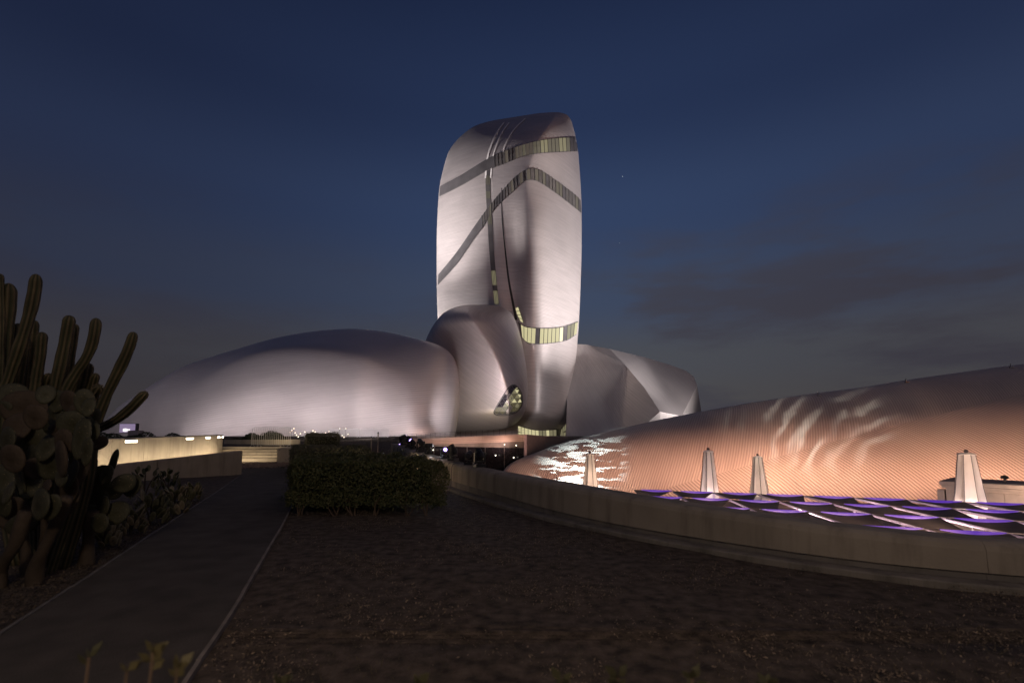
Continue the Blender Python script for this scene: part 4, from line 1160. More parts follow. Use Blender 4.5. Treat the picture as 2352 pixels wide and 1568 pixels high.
# ---- closed umbrellas standing in the plaza
M_CANVAS = simple('umbrella_canvas', (0.80, 0.75, 0.70), 0.8, 0, 0.06, 1.2, 0.15, 20)
M_SEAM = simple('umbrella_seam', (0.10, 0.085, 0.09), 0.8)
UMB = [(1355, 1041, 1120, 38.0, 42, 19, 'pale closed umbrella nearest the foam coloured light at the left end of the hall'),
       (1626.5, 1034, 1130, 30.5, 46, 22, 'closed umbrella with violet shaded panels, tallest of the middle pair'),
       (1740, 1047, 1130, 37.0, 44, 20, 'peach lit closed umbrella right of the violet shaded one'),
       (2219, 1040, 1153, 25.6, 66, 33, 'large closed umbrella in front of the wooden kiosk')]
for px, yt, yb, Y, wb, wt, lb in UMB:
    top = at(px, yt, Y); r1 = wb / 2 / FPX * Y * 0.95; r0 = wt / 2 / FPX * Y
    z1 = at(px, yb, Y)[2] - 0.35
    r = thing('closed_umbrella', lb, 'umbrella', (top[0], Y, -4.55), 'closed umbrellas on the plaza')
    MB().lathe((top[0], Y, -4.55), [(0.55, 0), (0.55, 0.08), (0.12, 0.12), (0.09, 0.2)], 14).build('base', M_FRAME, r)
    MB().bar((top[0], Y, -4.4), (top[0], Y, top[2] + 0.05), 0.055, 10).build('pole', M_GALV, r)
    nP = 8; rot = RNG.uniform(0, 0.7)
    zt = top[2] - 0.08
    prof = [(r0, zt), (r0 * 1.25, zt - 0.25 * (zt - z1)), (r0 + (r1 - r0) * 0.62, zt - 0.6 * (zt - z1)), (r1, z1 + 0.25), (r1 * 0.80, z1 - 0.55)]
    for k in range(nP):
        a0 = rot + 2 * math.pi * k / nP + 0.02; a1 = rot + 2 * math.pi * (k + 1) / nP - 0.02
        V = []
        for rr, z in prof:
            for j in range(5):
                a = a0 + (a1 - a0) * j / 4
                q_ = rr * (0.96 - 0.15 * math.sin(math.pi * j / 4))
                V.append((top[0] + q_ * math.cos(a), Y + q_ * math.sin(a), z))
        F = [(i * 5 + j, i * 5 + j + 1, (i + 1) * 5 + j + 1, (i + 1) * 5 + j) for i in range(4) for j in range(4)]
        link('canvas_panel', mesh_np('canvas_panel', V, F, smooth=True), M_CANVAS, r)
        a = rot + 2 * math.pi * k / nP
        MB().tube([(top[0] + rr * 0.965 * math.cos(a), Y + rr * 0.965 * math.sin(a), z) for rr, z in prof[:4]], 0.017, 4).build('seam', M_SEAM, r)
    MB().lathe((top[0], Y, zt), [(r0 * 1.05, -0.03), (r0 * 1.08, 0.03), (r0 * 0.8, 0.08), (0.10, 0.11)], 8).build('cap', M_CANVAS, r)
    MB().lathe((top[0], Y, zt + 0.10), [(0.05, 0), (0.09, 0.05), (0.10, 0.10), (0.06, 0.16), (0.02, 0.18)], 8).build('finial', M_FRAME, r)

# ---- canopy of overlapping sails with violet light edges
CN = thing('sail_canopy', 'wide flat canopy of overlapping dark sails edged with violet light', 'canopy', (14, 22, -4.5))
M_SAIL = simple('sail_fabric', (0.085, 0.070, 0.066), 0.75, 0, 0.1, 0.8)
M_VIO = glow('violet_edge_light', (0.17, 0.055, 0.72), 0.48, (0.06, 0.04, 0.12))
M_TRUSS = simple('canopy_truss', (0.42, 0.36, 0.46), 0.5, 0.4)
O_ = np.array((18.3, 26.3)); U_ = np.array((2.17, -0.82)); Vv = np.array((-0.50, -3.2))
ZC = -1.7
def node(i, j):
    p = O_ + U_ * i + Vv * j
    # the canopy follows the curve of the far edge and the parapet
    return np.array([p[0], p[1] - 0.012 * i * i, ZC])
for j in range(0, 5):
    for i in range(-5, 7):
        A, B, C, D = node(i, j), node(i + 1, j), node(i + 1, j + 1), node(i, j + 1)
        ctr = (A + B + C + D) / 4
        if ctr[1] < wall_x(0) * 0 + 4 or ctr[0] < float(wall_x(min(26, max(4.2, ctr[1])))) + 2.4: continue
        M_ = D + (C - D) * 0.48
        V = []; m = 9
        for a in range(m):
            ta = a / (m - 1)
            l = A + (D - A) * ta; rr = B + (M_ - B) * ta
            for b_ in range(m):
                tb = b_ / (m - 1)
                p = l + (rr - l) * tb
                lt = min(1.0, max(0.0, (tb - 0.20) / 0.785))
                p = p + np.array([0, 0, -0.10 * math.sin(math.pi * lt) ** 0.8 * (1 - ta) ** 1.5 + 0.03 * ta])
                V.append(p)
        F = [(a * m + b_, a * m + b_ + 1, (a + 1) * m + b_ + 1, (a + 1) * m + b_) for a in range(m - 1) for b_ in range(m - 1)]
        sail = link('sail', mesh_np('sail', V, F, smooth=True), M_SAIL, CN)
        # lens-shaped light trough hanging under the lower edge of the sail behind
        P0 = A + (B - A) * 0.20; P1 = A + (B - A) * 0.985
        V = []; m = 13
        for a in range(m):
            t = a / (m - 1); p = P0 + (P1 - P0) * t; d = 0.115 * math.sin(math.pi * t) ** 0.8
            V += [p + np.array([0, 0.03, 0.03]), p + np.array([0.02, 0.06, -d * 0.5]), p + np.array([0.0, 0.03, -d])]
        F = []
        for a in range(m - 1):
            F += [(a * 3, a * 3 + 1, a * 3 + 4, a * 3 + 3), (a * 3 + 1, a * 3 + 2, a * 3 + 5, a * 3 + 4)]
        link('edge_light', mesh_np('edge_light', V, F, smooth=True), M_VIO, sail)
        # truss members across the open triangle
        tr = MB()
        tr.bar(B + (0, 0, -0.03), C + (0, 0, -0.03), 0.05, 5)
        tr.bar(M_ + (0, 0, -0.12), B * 0.35 + C * 0.65 + (0, 0, -0.12), 0.03, 5)
        tr.bar(M_ * 0.5 + C * 0.5 + (0, 0, -0.12), B * 0.35 + C * 0.65 + (0, 0, -0.12), 0.03, 5)
        tr.bar(M_ * 0.5 + C * 0.5 + (0, 0, -0.12), B * 0.1 + C * 0.9 + (0, 0, -0.12), 0.025, 5)
        tr.build('truss', M_TRUSS, sail)
for i, j in ((-3, 0), (0, 0), (3, 0), (-1, 2), (2, 2), (1, 4), (4, 4)):
    p = node(i, j)
    if p[0] > float(wall_x(min(26, max(4.2, p[1])))) + 1.0:
        MB().bar((p[0], p[1], -4.55), (p[0], p[1], ZC - 0.02), 0.07, 8).build('column', M_TRUSS, CN)
# ---- timber kiosk at the right
KI = thing('wooden_kiosk', 'pale timber kiosk with a flat cornice at the foot of the hall', 'kiosk', (26.5, 28, -4.55))
M_WOOD = simple('pale_board', (0.50, 0.42, 0.36), 0.7, 0, 0.18, 1.4)
k0 = np.array((27.6, 31.2)); k1 = np.array((32.5, 25.0)); ke = (k1 - k0) / np.linalg.norm(k1 - k0); kn = np.array((-ke[1], ke[0]))
if kn[1] > 0: kn = -kn
ka = math.atan2(ke[1], ke[0]); KLn = np.linalg.norm(k1 - k0)
def kp(s, o, z): return (k0[0] + ke[0] * s + kn[0] * o, k0[1] + ke[1] * s + kn[1] * o, z)
MB().box(kp(KLn / 2, -1.6, -3.05), (KLn, 3.0, 3.0), ka).build('body', M_WOOD, KI)
for i in range(9):
    MB().box(kp(KLn * (i + 0.5) / 9, -0.05, -3.15), (KLn / 9 - 0.03, 0.06, 2.6), ka).build('board', M_WOOD, KI)
MB().box(kp(KLn / 2, -1.5, -1.62), (KLn + 0.3, 3.4, 0.16), ka).build('frieze', M_WOOD, KI)
MB().box(kp(KLn / 2, -1.5, -1.40), (KLn + 0.5, 3.7, 0.22), ka).build('cornice', M_WOOD, KI)
MB().box(kp(KLn / 2, -1.5, -1.26), (KLn + 0.3, 3.5, 0.05), ka).build('roof', M_FRAME, KI)
MB().box(kp(-0.25, -0.4, -3.2), (0.35, 0.8, 2.7), ka).build('side_pilaster', M_WOOD, KI)
kd = kp(2.6, -1.0, -1.23)
KD = thing('roof_lantern', 'small dark domed lamp standing on the kiosk roof', 'lamp', kd)
MB().lathe(kd, [(0.10, 0), (0.08, 0.04), (0.05, 0.16), (0.06, 0.18)], 10).build('stem', M_FRAME, KD)
MB().lathe((kd[0], kd[1], kd[2] + 0.18), [(0.05, 0), (0.17, 0.05), (0.20, 0.12), (0.16, 0.2), (0.06, 0.25), (0.01, 0.26)], 12).build('dome', M_BLACK, KD)
# ---- small fittings on the hall ridge
for i, (x, y, lb) in enumerate(((1877, 909, 'small bracket light on the hall roof above the swirling white glow'), (2078, 879, 'amber tipped bracket light on the hall roof, middle of three'), (2318, 845, 'small bracket light on the hall roof nearest the right edge'))):
    p = drape(HB, x, y, 0.0)
    r = thing('roof_bracket_light', lb, 'roof light', p, 'bracket lights on the hall roof')
    MB().bar(p + (0, 0, -0.1), p + (0, -0.2, 0.45), 0.035, 6).build('stem', M_FRAME, r)
    MB().box(p + (0.1, -0.25, 0.05), (0.30, 0.16, 0.10), 0.3).build('lamp_head', simple('amber_fitting', (0.45, 0.25, 0.15), 0.5) if i == 1 else M_GALV, r)
# ---- two stars
for (x, y, rr, e) in ((1430, 405.5, 2.2, 0.9), (1423, 558, 1.6, 0.35)):
    p = at(x, y, 3600.0)
    st = MB().lathe(p, [(0.05, -rr), (rr * 0.7, -rr * 0.7), (rr, 0), (rr * 0.7, rr * 0.7), (0.05, rr)], 8).build('star', glow('starlight', (0.9, 0.95, 1.0), e), None)
    tag(st, 'brighter star in the sky right of the tower' if e > 0.5 else 'fainter star below the brighter one right of the tower', 'star')
# ================================================================ PLANTS
def leaf_mat(name, c1, c2, rough=0.6):
    m, t, b = new_mat(name)
    g = t.nodes.new('ShaderNodeNewGeometry')
    mxx = t.nodes.new('ShaderNodeMix'); mxx.data_type = 'RGBA'
    mxx.inputs[6].default_value = (*c1, 1); mxx.inputs[7].default_value = (*c2, 1)
    t.links.new(g.outputs['Random Per Island'], mxx.inputs['Factor']); t.links.new(mxx.outputs[2], b.inputs['Base Color'])
    b.inputs['Roughness'].default_value = rough; b.inputs['Specular IOR Level'].default_value = 0.35
    return m
M_HEDGE = leaf_mat('hedge_leaf', (0.030, 0.048, 0.015), (0.13, 0.125, 0.052))
M_HEDGE2 = leaf_mat('lightened_hedge_leaf', (0.085, 0.09, 0.045), (0.16, 0.135, 0.085))  # leaf colour lightened to imitate light on the farther hedges
M_DARKLEAF = leaf_mat('dark_shrub_leaf', (0.02, 0.03, 0.015), (0.045, 0.055, 0.025))
M_TWIG = simple('twig_bark', (0.12, 0.082, 0.056), 0.9, 0, 0.3, 9)
M_CORE = simple('core_shade', (0.016, 0.018, 0.010), 1.0)  # near-black shade colour of the solid cores inside hedges and bushes
def leaf_quads(C, nrm, size, rng, aspect=0.5):
    """one folded leaf-shaped quad per centre"""
    n = len(C)
    r = rng.normal(size=(n, 3)); nn = nrm + 0.75 * r; nn /= np.linalg.norm(nn, axis=1)[:, None]
    u = np.cross(nn, rng.normal(size=(n, 3))); u /= np.linalg.norm(u, axis=1)[:, None]
    w = np.cross(nn, u)
    s = size * rng.uniform(0.5, 1.45, n)[:, None]
    V = np.empty((n, 4, 3))
    V[:, 0] = C - u * s; V[:, 1] = C + w * s * aspect + nn * s * 0.15; V[:, 2] = C + u * s; V[:, 3] = C - w * s * aspect + nn * s * 0.15
    return V.reshape(-1, 3)
def hedge(name, label, foot, h, zf, n, mat, size, lump=0.10, gap_bottom=0.0, cat='hedge'):
    """clipped hedge on a four-cornered footprint: leaves over an uneven shell, a dark light-blocking core inside"""
    foot = np.array(foot, float)
    ctr = foot.mean(0); root = thing(name, label, cat, (ctr[0], ctr[1], zf))
    rng = np.random.default_rng(abs(hash(label)) % 1000 if False else len(label) * 7 + int(n) % 97)
    E = [(foot[i], foot[(i + 1) % 4]) for i in range(4)]
    ln = np.array([np.linalg.norm(b - a) for a, b in E])
    top_area = 0.5 * abs(np.cross(foot[2] - foot[0], foot[3] - foot[1]))
    areas = np.append(ln * h, top_area); pick = rng.choice(5, size=n, p=areas / areas.sum())
    C = np.zeros((n, 3)); Nn = np.zeros((n, 3))
    for k in range(4):
        i = np.where(pick == k)[0]
        t = rng.random(len(i)); z = rng.random(len(i))
        a, b = E[k]; p = a + (b - a) * t[:, None]
        d = (b - a) / ln[k]; o = np.array([d[1], -d[0]])
        if np.dot(o, p.mean(0) - ctr) < 0: o = -o
        C[i, :2] = p; C[i, 2] = zf + gap_bottom + z * (h - gap_bottom); Nn[i, :2] = o
    i = np.where(pick == 4)[0]
    a, b = rng.random(len(i))[:, None], rng.random(len(i))[:, None]
    C[i, :2] = (foot[0] * (1 - a) + foot[1] * a) * (1 - b) + (foot[3] * (1 - a) + foot[2] * a) * b
    C[i, 2] = zf + h; Nn[i, 2] = 1
    # uneven clipping: low-frequency lumps, hollows, and depth into the shell
    ph = rng.uniform(0, 6.28, (6, 3)); fr = rng.uniform(1.5, 5.5, (6, 3))
    L = sum(np.sin(C[:, 0] * fr[q, 0] + ph[q, 0]) * np.sin(C[:, 1] * fr[q, 1] + ph[q, 1]) * np.sin(C[:, 2] * fr[q, 2] * 1.4 + ph[q, 2]) for q in range(6))
    C += Nn * (L * lump * 0.6)[:, None]
    C -= Nn * (rng.exponential(0.06, n))[:, None]
    edge = np.clip((C[:, 2] - (zf + h - 0.22)) / 0.22, 0, 1)            # rounded shoulders
    C[:, :2] += (ctr - C[:, :2]) * (0.05 * edge ** 2)[:, None]
    stray = rng.random(n) < 0.045
    C[stray] += Nn[stray] * rng.exponential(0.06, stray.sum())[:, None]
    if gap_bottom: 
        low = C[:, 2] < zf + gap_bottom + 0.18 * (1 + L * 0.4)
        C[low, 2] += rng.uniform(0, 0.12, low.sum())
    kind(link('foliage', quads_np('foliage', leaf_quads(C, Nn, size, rng), n), mat, root), 'stuff')
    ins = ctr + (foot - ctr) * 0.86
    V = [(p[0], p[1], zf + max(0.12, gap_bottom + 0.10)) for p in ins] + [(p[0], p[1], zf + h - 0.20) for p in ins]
    MB().hexa(V).build('blocking_core', M_CORE, root)  # solid box added to block light through the leaves
    return root, rng, ctr, foot
def stems(root, foot, zf, n, rng, front=True):
    for k in range(n):
        t = (k + 0.5 + rng.uniform(-0.3, 0.3)) / n
        p = foot[0] + (foot[1] - foot[0]) * t + (foot[3] - foot[0]) * 0.02
        m = MB()
        for j in range(3):
            a = np.array([p[0] + rng.uniform(-.05, .05), p[1] + rng.uniform(-0.02, .08), zf - 0.03])
            b = a + np.array([rng.uniform(-.16, .16), rng.uniform(-.03, .05), rng.uniform(.18, .30)])
            c = b + np.array([rng.uniform(-.14, .14), rng.uniform(-.06, .05), rng.uniform(.15, .35)])
            m.tube(spl([a, b, c], 6), list(np.linspace(0.016, 0.006, 7)), 5)
        m.build('stem', M_TWIG, root)
def gp(px, py): return onz(px, py, 0)[:2]
f1 = [gp(664, 1184), gp(1024, 1184), np.array([-3.35, 12.9]), np.array([-5.75, 12.9])]
r1_ = hedge('clipped_hedge', 'large dark box shaped hedge nearest to the camera beside the path', f1, 1.08, 0.0, 52000, M_HEDGE, 0.026, 0.09, 0.12)
stems(r1_[0], r1_[3], 0.0, 6, r1_[1])
def shoots(root, foot, zf, h, n, rng):
    m = MB()
    for _ in range(n):
        a, b = rng.random(), rng.random() ** 2
        p = (foot[0] * (1 - a) + foot[1] * a) * (1 - b) + (foot[3] * (1 - a) + foot[2] * a) * b
        q = np.array([p[0], p[1], zf + h - 0.05]); d = np.array([rng.normal() * 0.35, rng.normal() * 0.35, 1.0]); l = rng.uniform(0.06, 0.20)
        m.bar(q, q + d * l, 0.003, 4, 0.0015)
        for t in (0.5, 0.75, 1.0):
            c = q + d * l * t; u = rng.normal(size=3); u /= np.linalg.norm(u); w = np.cross(u, d); w /= np.linalg.norm(w)
            m.add([c, c + u * 0.015 + w * 0.008, c + u * 0.032, c + u * 0.015 - w * 0.008], [(0, 1, 2, 3)])
    kind(m.build('shoots', M_HEDGE2, root), 'stuff')
shoots(r1_[0], r1_[3], 0.0, 1.08, 130, r1_[1])
f2 = [np.array([-8.7, 19.4]), np.array([-5.6, 19.4]), np.array([-7.4, 24.6]), np.array([-11.2, 24.6])]
hedge('clipped_hedge', 'second clipped hedge behind the largest one, with lighter tips', f2, 1.08, 0.03, 20000, M_HEDGE2, 0.034, 0.10)  # leaves coloured lighter as if lit
zz = float(terrain(0, 35))
f3 = [at(700, 1010, 33.5)[:2], at(779, 1010, 33.5)[:2], at(779, 1010, 36.5)[:2], at(705, 1010, 36.5)[:2]]
hedge('clipped_hedge', 'small boxy pale topped hedge on the terrace below the white fence', f3, at(740, 996, 35)[2] - zz, zz, 9000, M_HEDGE2, 0.036, 0.10)  # same leaf colour with the light put in
# bushes behind the barrier and along the lit wall
for (xa, xb, yt, Y, lb) in ((592, 658, 992, 40.5, 'dark rounded bush behind the crowd barrier'), (560, 598, 996, 41.5, 'dark bush between the lit wall and the crowd barrier'), (524, 566, 1006, 42, 'low dark ground shrub right of the lit wall end')):
    zb = 1.0
    a, b = at(xa, yt, Y), at(xb, yt, Y)
    n = 5000; rng = np.random.default_rng(int(xa))
    th = rng.uniform(0, 6.283, n); ph = np.arccos(rng.uniform(-0.1, 1, n))
    R = np.array([(b[0] - a[0]) / 2, 0.9, a[2] - zb + 0.02]); d = np.stack([np.cos(th) * np.sin(ph), np.sin(th) * np.sin(ph), np.cos(ph)], 1)
    lumpy = 1 + 0.12 * np.sin(th * 5 + 1) * np.sin(ph * 7) - rng.exponential(0.05, n)
    C = np.array([(a[0] + b[0]) / 2, Y, zb]) + d * R * lumpy[:, None]
    r = thing('dark_bush', lb, 'bush', ((a[0] + b[0]) / 2, Y, zb))
    kind(link('foliage', quads_np('foliage', leaf_quads(C, d, 0.05, rng), n), M_DARKLEAF, r), 'stuff')
    MB().lathe(((a[0] + b[0]) / 2, Y, zb - 0.1), [(R[0] * 0.5, 0), (R[0] * 0.8, R[2] * 0.4), (R[0] * 0.6, R[2] * 0.75), (0.05, R[2] * 0.92)], 8).build('blocking_core', M_CORE, r)  # dark solid added inside the bush to stop light
def strip_hedge(name, label, pts, h, zf, w, n, size):
    """low uneven ground shrub along a line"""
    rng = np.random.default_rng(len(pts) * 31 + n)
    line = spl(pts, 60); k = rng.integers(0, 60, n); t = rng.random(n)
    base = line[k] + (line[k + 1] - line[k]) * t[:, None]
    hh = h * (0.62 + 0.25 * np.sin(base[:, 1] * 1.9) + 0.13 * np.sin(base[:, 1] * 4.7 + 1))
    hh *= np.interp((k + t) / 60, [0, 0.05, 0.9, 1], [0.7, 1, 0.8, 0.3])
    th = rng.uniform(0, math.pi, n)
    d = np.stack([np.cos(th), np.zeros(n), np.sin(th)], 1)
    C = np.column_stack([base, np.full(n, zf)]) + d * np.column_stack([np.full(n, w), np.zeros(n), hh]) * (1 - rng.exponential(0.06, n))[:, None]
    r = thing(name, label, 'hedge', (*line[30], zf))
    kind(link('foliage', quads_np('foliage', leaf_quads(C, d, size, rng), n), M_DARKLEAF, r), 'stuff')
    m = MB(); m.tube(np.column_stack([line, np.full(61, zf)]), [w * 0.6] * 61, 6); m.build('blocking_core', M_CORE, r)  # dark tube added under the leaves to stop light
o_ = np.array((-0.9, -0.32))
strip_hedge('wall_top_shrub', 'low dark shrub running along the top of the lit garden wall', [tuple(w1[6] + o_), tuple(w1[14] + o_), tuple(w1[20] + o_), tuple(w1[27] + o_)], 0.62, 1.28, 0.45, 9000, 0.045)

# ---- columnar cactus clump
M_CAC = simple('columnar_cactus_skin', (1.0, 1.0, 1.0), 0.65, 0, 0.3, 5.0, 0.3, 60)
_t = M_CAC.node_tree
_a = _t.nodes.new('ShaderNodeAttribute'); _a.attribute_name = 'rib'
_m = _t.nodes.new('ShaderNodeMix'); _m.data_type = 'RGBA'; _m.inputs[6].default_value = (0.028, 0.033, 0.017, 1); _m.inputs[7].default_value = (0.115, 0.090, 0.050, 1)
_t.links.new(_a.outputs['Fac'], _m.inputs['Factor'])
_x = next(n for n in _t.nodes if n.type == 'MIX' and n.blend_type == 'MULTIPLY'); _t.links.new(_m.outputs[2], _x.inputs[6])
M_PAD = simple('prickly_pear_skin', (0.050, 0.049, 0.030), 0.6, 0, 0.22, 4.0, 0.35, 45)
M_PADB = simple('prickly_pear_bark', (0.062, 0.046, 0.033), 0.8, 0, 0.3, 6.0, 0.4, 30)
def areoles(m):
    t = m.node_tree; b = next(n for n in t.nodes if n.type == 'BSDF_PRINCIPLED'); src = b.inputs['Base Color'].links[0].from_socket
    tc_ = t.nodes.new('ShaderNodeTexCoord'); v = t.nodes.new('ShaderNodeTexVoronoi'); v.inputs['Scale'].default_value = 26.0; t.links.new(tc_.outputs['Object'], v.inputs['Vector'])
    r = t.nodes.new('ShaderNodeMapRange'); r.inputs['From Min'].default_value = 0.16; r.inputs['From Max'].default_value = 0.08; t.links.new(v.outputs['Distance'], r.inputs['Value'])
    x = t.nodes.new('ShaderNodeMix'); x.data_type = 'RGBA'; x.inputs[7].default_value = (0.22, 0.17, 0.10, 1)
    t.links.new(r.outputs[0], x.inputs['Factor']); t.links.new(src, x.inputs[6]); t.links.new(x.outputs[2], b.inputs['Base Color'])
areoles(M_PAD)
M_SPINE = simple('cactus_spines', (0.30, 0.22, 0.14), 0.7)
CP = lambda x, y, Y: at(x, y, Y)
STEMS = [([(0, 628), (2, 720), (0, 835), (-6, 960)], 7.5, 6.2), ([(21, 650), (17, 720), (9, 811), (2, 950)], 14, 6.3), ([(84, 629), (77, 680), (64, 735), (44, 800), (24, 860), (-2, 950)], 12, 6.0),
         ([(80, 735), (74, 780), (66, 850), (58, 960)], 9, 6.6), ([(97, 762), (92, 820), (84, 870), (74, 960)], 10.5, 6.1), ([(42, 742), (39, 800), (36, 880), (38, 960)], 8, 6.7),
         ([(161, 724), (152, 772), (142, 824), (128, 890), (112, 985)], 12, 6.0), ([(172, 743), (167, 790), (158, 850), (148, 940)], 8.5, 6.4), ([(222, 730), (217, 765), (210, 795), (196, 826), (176, 855), (150, 905), (136, 985)], 10.5, 5.9),
         ([(308, 762), (298, 795), (284, 828), (264, 868), (246, 905), (232, 940), (218, 985)], 11, 5.8), ([(337, 900), (322, 915), (300, 938), (270, 962), (240, 978), (212, 988), (196, 1000)], 10, 5.6),
         ([(221, 858), (216, 875), (210, 895), (202, 940)], 8, 6.2), ([(229, 886), (221, 900), (212, 925)], 10, 6.0), ([(114, 858), (108, 880), (102, 905), (98, 960)], 9.5, 6.3), ([(206, 834), (198, 868), (188, 910), (176, 980)], 10.5, 6.3),
         ([(150, 760), (140, 830), (126, 900), (116, 970)], 8, 6.7), ([(190, 845), (176, 880), (160, 930), (150, 985)], 9, 6.5), ([(60, 770), (50, 830), (40, 900), (30, 980)], 10, 6.5)]
CC = thing('columnar_cactus', 'tall clump of ribbed columnar cactus stems at the left edge', 'cactus', (-6.2, 6.3, 0))
cac_base = []
for pts_, rpx, Y in STEMS:
    n = len(pts_)
    P3 = [CP(x, y, Y + 0.25 * i / n) for i, (x, y) in enumerate(pts_)]
    # carry the stem on down to the ground, drawing in towards the middle of the clump
    e = P3[-1]; gx = e[0] * 0.6 + (-5.75 - 0.02 * len(cac_base)) * 0.4
    P3 += [np.array([e[0] * 0.75 + gx * 0.25, e[1] + 0.03, e[2] * 0.55]), np.array([gx, e[1] + 0.05, -0.05])]
    cac_base.append(gx)
    C0 = spl(P3, 400); ii = np.unique(np.concatenate([[0, 1, 2, 3, 4, 6, 8, 10, 13, 16, 20], np.linspace(26, 400, 36).astype(int)])); C = C0[ii]; rad = rpx / FPX * Y * 1.02
    ribs = 7; nn = ribs * 6
    V = []; F = []; RB = []
    T = np.gradient(C, axis=0); T /= np.linalg.norm(T, axis=1)[:, None]
    u = np.cross(T[0], (0, 1, 0.1)); u /= np.linalg.norm(u)
    L = np.concatenate([[0], np.cumsum(np.linalg.norm(np.diff(C, axis=0), axis=1))])
    wob = RNG.uniform(0, 6)
    for i, p in enumerate(C):
        u = u - T[i] * np.dot(u, T[i]); u /= np.linalg.norm(u); w = np.cross(T[i], u)
        tip = min(1.0, math.sqrt(max(0.0, 1 - max(0.0, 1 - L[i] / (rad * 1.5)) ** 2)))
        rr = rad * max(0.04, tip) * (1 + 0.06 * math.sin(L[i] * 9 + wob) + 0.03 * math.sin(L[i] * 23 + wob))
        for k in range(nn):
            a = 2 * math.pi * k / nn
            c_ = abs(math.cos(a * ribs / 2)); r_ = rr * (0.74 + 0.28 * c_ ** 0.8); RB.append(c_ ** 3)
            V.append(p + r_ * (math.cos(a) * u + math.sin(a) * w))
    m = len(C)
    F = [(i * nn + k, (i + 1) * nn + k, (i + 1) * nn + (k + 1) % nn, i * nn + (k + 1) % nn) for i in range(m - 1) for k in range(nn)]
    F += [tuple(range(nn)), tuple((m - 1) * nn + k for k in range(nn - 1, -1, -1))]
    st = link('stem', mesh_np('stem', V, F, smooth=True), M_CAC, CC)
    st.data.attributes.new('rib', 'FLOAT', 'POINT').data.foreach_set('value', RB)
    SV = []
    for i in range(2, 34, 2):
        for k in range(ribs):
            a = 2 * math.pi * k / ribs; idx = i * nn + (k * 6) % nn
            b0 = V[idx]; d0 = b0 - C[i]; d0 = d0 / (np.linalg.norm(d0) + 1e-6)
            for q in range(3):
                dd = d0 + 0.7 * np.array([RNG.uniform(-1, 1) for _ in range(3)]); l = 0.014
                SV += [b0 - 0.0012 * np.cross(dd, T[i]), b0 + 0.0012 * np.cross(dd, T[i]), b0 + dd * l]
    kind(link('spines', quads_np('spines', np.array(SV), len(SV) // 3, k=3), M_SPINE, st), 'stuff')
# ---- prickly pears
def pad_mesh(rx, ry, th):
    V = []; F = []; a_, b_ = 16, 9
    for i in range(b_):
        ph = -math.pi / 2 + math.pi * i / (b_ - 1)
        for k in range(a_):
            a = 2 * math.pi * k / a_
            egg = 1 + 0.10 * math.sin(a)
            r = math.cos(ph) ** 0.45 if math.cos(ph) > 1e-6 else 0
            V.append((rx * r * math.cos(a) * egg, th * math.sin(ph), ry * r * math.sin(a)))
    F = [(i * a_ + k, i * a_ + (k + 1) % a_, (i + 1) * a_ + (k + 1) % a_, (i + 1) * a_ + k) for i in range(b_ - 1) for k in range(a_)]
    F += [tuple(range(a_ - 1, -1, -1)), tuple((b_ - 1) * a_ + k for k in range(a_))]
    return mesh_np('pad', V, F, smooth=True)
def pads(root, lst, Yb, mats):
    for (cx, cy, rx, ry, rot) in lst:
        Y = Yb + RNG.uniform(-0.35, 0.45)
        p = at(cx * 0.3281, 826.9 + cy * 0.3281, Y); k = 0.3281 / FPX * Y
        yaw = RNG.uniform(-0.6, 0.6)
        k *= 1.16
        me = pad_mesh(rx * k / math.cos(yaw) ** 0.7, ry * k, min(rx, ry) * k * 0.12 + 0.008)
        o = link('pad', me, RNG.choice(mats), root)
        o.matrix_world = Matrix.Translation(Vector(p)) @ Matrix.Rotation(yaw, 4, 'Z') @ Matrix.Rotation(math.radians(rot), 4, 'Y') @ Matrix.Rotation(RNG.uniform(-0.25, 0.25), 4, 'X')
def trunk(root, pix, Y, r0, r1):
    P3 = [at(x * 0.3281, 826.9 + y * 0.3281, Y + 0.05 * i) for i, (x, y) in enumerate(pix)]
    g = P3[-1].copy(); g[2] = -0.06
    if P3[-1][2] > 0: P3.append(g)
    C = spl(P3, 14)
    MB().tube(C, [r0 + (r1 - r0) * t * t + 0.010 * math.sin(9 * t) for t in np.linspace(0, 1, 15)], 10).build('trunk', M_PADB, root, smooth=True)
OP = thing('prickly_pear', 'large prickly pear cactus with many flat pads under the columnar stems', 'cactus', (-5.0, 5.2, 0))
